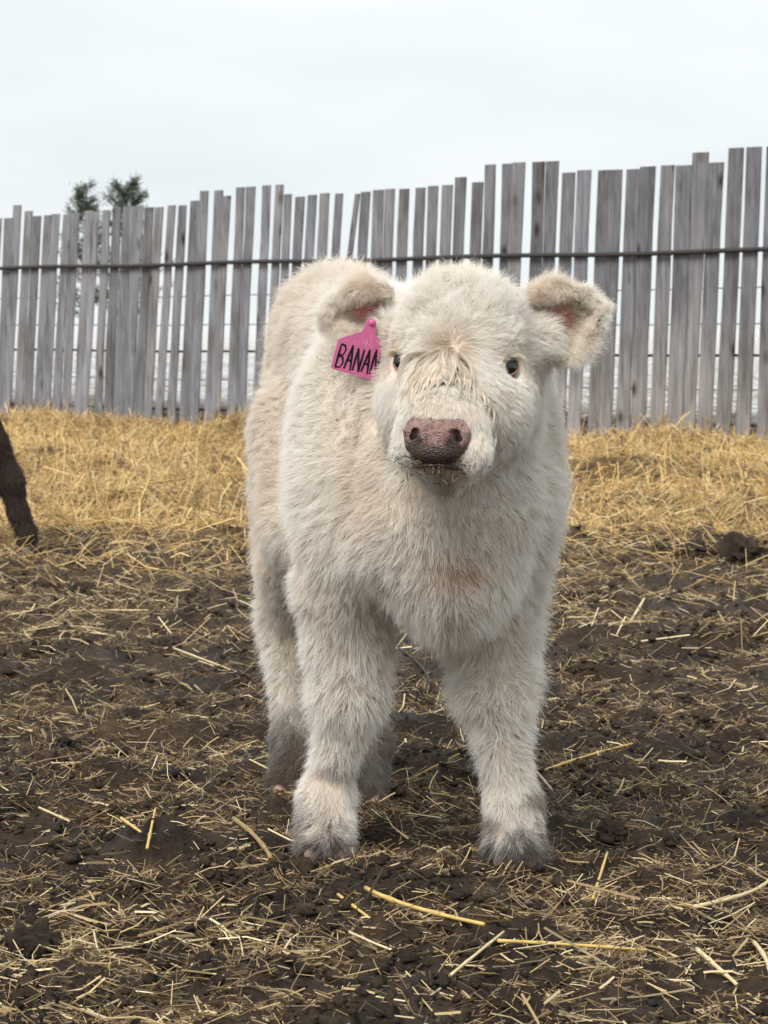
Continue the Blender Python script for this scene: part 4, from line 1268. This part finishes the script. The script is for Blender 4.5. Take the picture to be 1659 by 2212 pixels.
# ---------------------------------------------------------------- ear tag
M_tag = make_plain('pink_plastic', (0.58, 0.14, 0.31), 0.4, 0.4, 40, 0.06, 0.05)
M_ink = make_plain('black_marker', (0.012, 0.011, 0.013), 0.5, 0.3, 300, 0.3, 0.05)
TY = 4.075
TC = at(781, 778, TY)                                                # middle of the flag
px_m = F / TY
ang = math.radians(-16)
tx = np.array([math.cos(ang), 0.42, math.sin(ang)]); tx = unit(tx)
tz = np.array([-math.sin(ang), 0.06, math.cos(ang)]); tz = unit(tz - tx * (tz @ tx))
tn_ = np.cross(tx, tz); tn_ = -tn_ if tn_[1] > 0 else tn_             # faces the camera
def tp(a, b, c=0.0): return TC + tx * a + tz * b + tn_ * c
etag = empty('ear_tag', tuple(TC))
tag(etag, 'pink plastic ear tag with black hand lettering hanging from the ear on the left', 'ear tag')
W2, H2 = 0.0415, 0.0225
outl = []
def arc(cx, cy, r, a0, a1, n=5):
    for k in range(n):
        a = math.radians(a0 + (a1 - a0) * k / (n - 1)); outl.append((cx + r * math.cos(a), cy + r * math.sin(a)))
rc = 0.005
arc(-W2 + rc, -H2 + rc, rc, 180, 270); arc(W2 - rc, -H2 + rc, rc, 270, 360)
arc(W2 - rc, H2 - 0.006, rc, 0, 62)
outl += [(0.010, H2 + 0.016), (0.0062, H2 + 0.034), (0.0, H2 + 0.037), (-0.0062, H2 + 0.034), (-0.010, H2 + 0.016)]
arc(-W2 + rc, H2 - 0.006, rc, 118, 180)
n_o = len(outl); TT = 0.0011
vt = [tp(a, b, TT) for a, b in outl] + [tp(a, b, -TT) for a, b in outl] + [tp(0, 0, TT), tp(0, 0, -TT)]
fs = []
for k in range(n_o):
    k2 = (k + 1) % n_o
    fs += [(2 * n_o, k, k2), (2 * n_o + 1, n_o + k2, n_o + k), (k, n_o + k, n_o + k2), (k, n_o + k2, k2)]
part('panel', np.array(vt), np.array(fs), M_tag, etag, False)
v, f = tube([tp(0, H2 + 0.031, -0.006), tp(0, H2 + 0.031, 0.003), tp(0, H2 + 0.031, 0.0045)], [0.0045, 0.0045, 0.003], 16)
part('stud', v, f, M_tag, etag)
def stroke(pts, w):
    pts = np.array(pts, float); n = len(pts)
    tg = np.gradient(pts, axis=0); tg /= np.linalg.norm(tg, axis=1)[:, None] + 1e-9
    nr_ = np.stack([-tg[:, 1], tg[:, 0]], 1)
    w = np.full(n, w) * (0.85 + 0.25 * np.sin(np.arange(n) * 1.7))
    v = [tp(*(p + s_ * q * ww / 2), TT + 0.00025) for p, q, ww in zip(pts, nr_, w) for s_ in (-1, 1)]
    v += [tp(*(p + s_ * q * ww / 2), TT - 0.0002) for p, q, ww in zip(pts, nr_, w) for s_ in (-1, 1)]
    m = 2 * n
    f = []
    for k in range(n - 1):
        a = 2 * k
        f += [(a, a + 1, a + 3), (a, a + 3, a + 2), (a, a + 2, m + a + 2), (a, m + a + 2, m + a), (a + 1, m + a + 1, m + a + 3), (a + 1, m + a + 3, a + 3)]
    return np.array(v), np.array(f)
LH, LW, SW = 0.034, 0.0098, 0.0032
GL = {'B': [[(0, 0), (0.05, 0.5), (0.1, 1)], [(0.1, 1), (0.7, 0.97), (0.95, 0.8), (0.7, 0.58), (0.1, 0.5)], [(0.1, 0.5), (0.75, 0.47), (1.0, 0.25), (0.7, 0.04), (0, 0)]],
      'A': [[(0, 0), (0.25, 0.5), (0.5, 1)], [(0.5, 1), (0.75, 0.5), (1, -0.03)], [(0.2, 0.36), (0.5, 0.37), (0.85, 0.36)]],
      'N': [[(0, -0.02), (0.04, 0.5), (0.08, 1)], [(0.08, 1), (0.5, 0.5), (0.92, -0.02)], [(0.92, -0.02), (0.96, 0.5), (1, 1.02)]]}
x0 = -W2 + 0.0055
for i, ch in enumerate('BANANA'):
    segs = [stroke([(x0 + a * LW, -0.0185 + b * LH * (0.96 + 0.05 * math.sin(i * 2.1)) + 0.001 * i) for a, b in s_], SW) for s_ in GL[ch]]
    v, f = merge(segs)
    part('letter', v, f, M_ink, etag, False)
    x0 += LW + 0.0032

# ---------------------------------------------------------------- the brown calf walking out of the picture
# hind foot at the left edge; the rest of it stands outside the frame
BY = 9.75
hoof0 = on_ground(58, 1203); hoof0[2] = 0
hx, hy = hoof0[0], hoof0[1]
fbn = Field((hx - 1.42, hy - 0.36, -0.03), (hx + 0.22, hy + 0.50, 0.98), 0.012)
hockp = at(22, 1040, hy); 
cy_ = hy + 0.10                                                     # middle plane of that body
def c2(x, y, z): return np.array([hx + x - 0.14, y, z])
fbn.ell(c2(-0.30, cy_, 0.62), (0.22, 0.15, 0.18), None, 0.06)
fbn.ell(c2(-0.55, cy_, 0.59), (0.28, 0.17, 0.19), None, 0.06)
fbn.ell(c2(-0.82, cy_, 0.58), (0.18, 0.15, 0.20), None, 0.06)
fbn.cap(c2(-0.85, cy_, 0.66), c2(-1.02, cy_, 0.76), 0.13, 0.09, 0.06)
fbn.ell(c2(-1.06, cy_, 0.77), (0.10, 0.085, 0.09), None, 0.03)
fbn.cap(c2(-1.08, cy_, 0.76), c2(-1.19, cy_, 0.69), 0.065, 0.045, 0.03)
for s_ in (-1, 1): fbn.cap(c2(-1.02, cy_ + s_ * 0.07, 0.80), c2(-1.0, cy_ + s_ * 0.17, 0.78), 0.03, 0.02, 0.02)
gk = at(-24, 962, hy)
fbn.cap(c2(-0.13, cy_ - 0.07, 0.60), gk, 0.12, 0.060, 0.05)
fbn.chain([gk, hockp, (hockp + hoof0) / 2 + [0.0, 0, 0.02], hoof0 + [0.0, 0, 0.08]], [0.060, 0.043, 0.032, 0.031], 0.03)
fbn.chain([hoof0 + [0.0, 0, 0.08], hoof0 + [-0.004, 0, 0.02]], [0.032, 0.031], 0.02)
f2 = c2(-0.22, cy_ + 0.08, 0)
fbn.chain([c2(-0.20, cy_ + 0.07, 0.58), c2(-0.25, cy_ + 0.08, 0.42), c2(-0.15, cy_ + 0.08, 0.27), f2 + [0.03, 0, 0.08], f2 + [0, 0, 0.02]], [0.12, 0.075, 0.045, 0.037, 0.036], 0.03)
feet2 = [hoof0, f2]
for dx, sy in ((-0.80, -1), (-0.92, 1)):
    g_ = c2(dx, cy_ + sy * 0.085, 0); feet2.append(g_)
    fbn.chain([g_ + [0.02, 0, 0.42], g_ + [0.0, 0, 0.24], g_ + [0.01, 0, 0.08], g_ + [-0.008, 0, 0.02]], [0.075, 0.042, 0.036, 0.036], 0.03)
fbn.chain([c2(-0.09, cy_, 0.74), c2(-0.045, cy_, 0.66), c2(-0.075, cy_, 0.45)], [0.03, 0.02, 0.018], 0.02)
v2, q2 = fbn.mesh(); v2 = laplace(v2, q2, 2); t2 = tris_of(q2); n2 = vnormals(v2, t2)
bcalf = empty('brown_calf', (hx - 0.5, hy, 0.0))
tag(bcalf, 'dark brown calf at the left edge, only its hind leg in view', 'calf')
part('body', v2, q2, M_skin, bcalf, True, {'col': np.tile(np.array([[0.03, 0.021, 0.018]]), (len(v2), 1))})
p2, m2 = scatter(v2, t2, n2, 60000)
comb = np.tile(np.array([[0.35, 0, -1.0]]), (len(p2), 1))
P2, cid = grow(p2, m2, comb, rng.uniform(0.012, 0.024, len(p2)), 0.34, 4000, 0.2, 0.06, 0.2, 5, 0.2, 0.35, 14, 600)
c2_ = np.array([0.115, 0.09, 0.08])[None] * rng.uniform(0.6, 1.4, (len(p2), 1)) * (1 + 0.4 * vnoise(p2 * 6, 3))[:, None]
make_coat('coat', P2, np.full(len(p2), 0.0007), c2_, M_dark_fur, bcalf)
M_hoof2 = make_plain('dark_hoof', (0.03, 0.026, 0.024), 0.5, 0.4, 60, 0.4, 0.4)
for ft in feet2:
    fh = Field(ft + [-0.09, -0.07, -0.02], ft + [0.06, 0.07, 0.07], 0.004)
    for sg in (-1, 1): fh.cap(ft + [0.01, sg * 0.017, 0.022], ft + [-0.042, sg * 0.015, 0.012], 0.022, 0.012, 0.004)
    v, f = fh.mesh(); part('hoof', v, f, M_hoof2, bcalf)
for s_ in (-1, 1):
    v, f = ball(c2(-1.10, cy_ + s_ * 0.072, 0.785), 0.015); part('eye', v, f, M_eye, bcalf)
v, f = ball(c2(-1.225, cy_, 0.675), 0.03); v = (v - c2(-1.225, cy_, 0.675)) * [0.6, 1.15, 0.9] + c2(-1.225, cy_, 0.675)
part('nose', v, f, M_mud, bcalf)
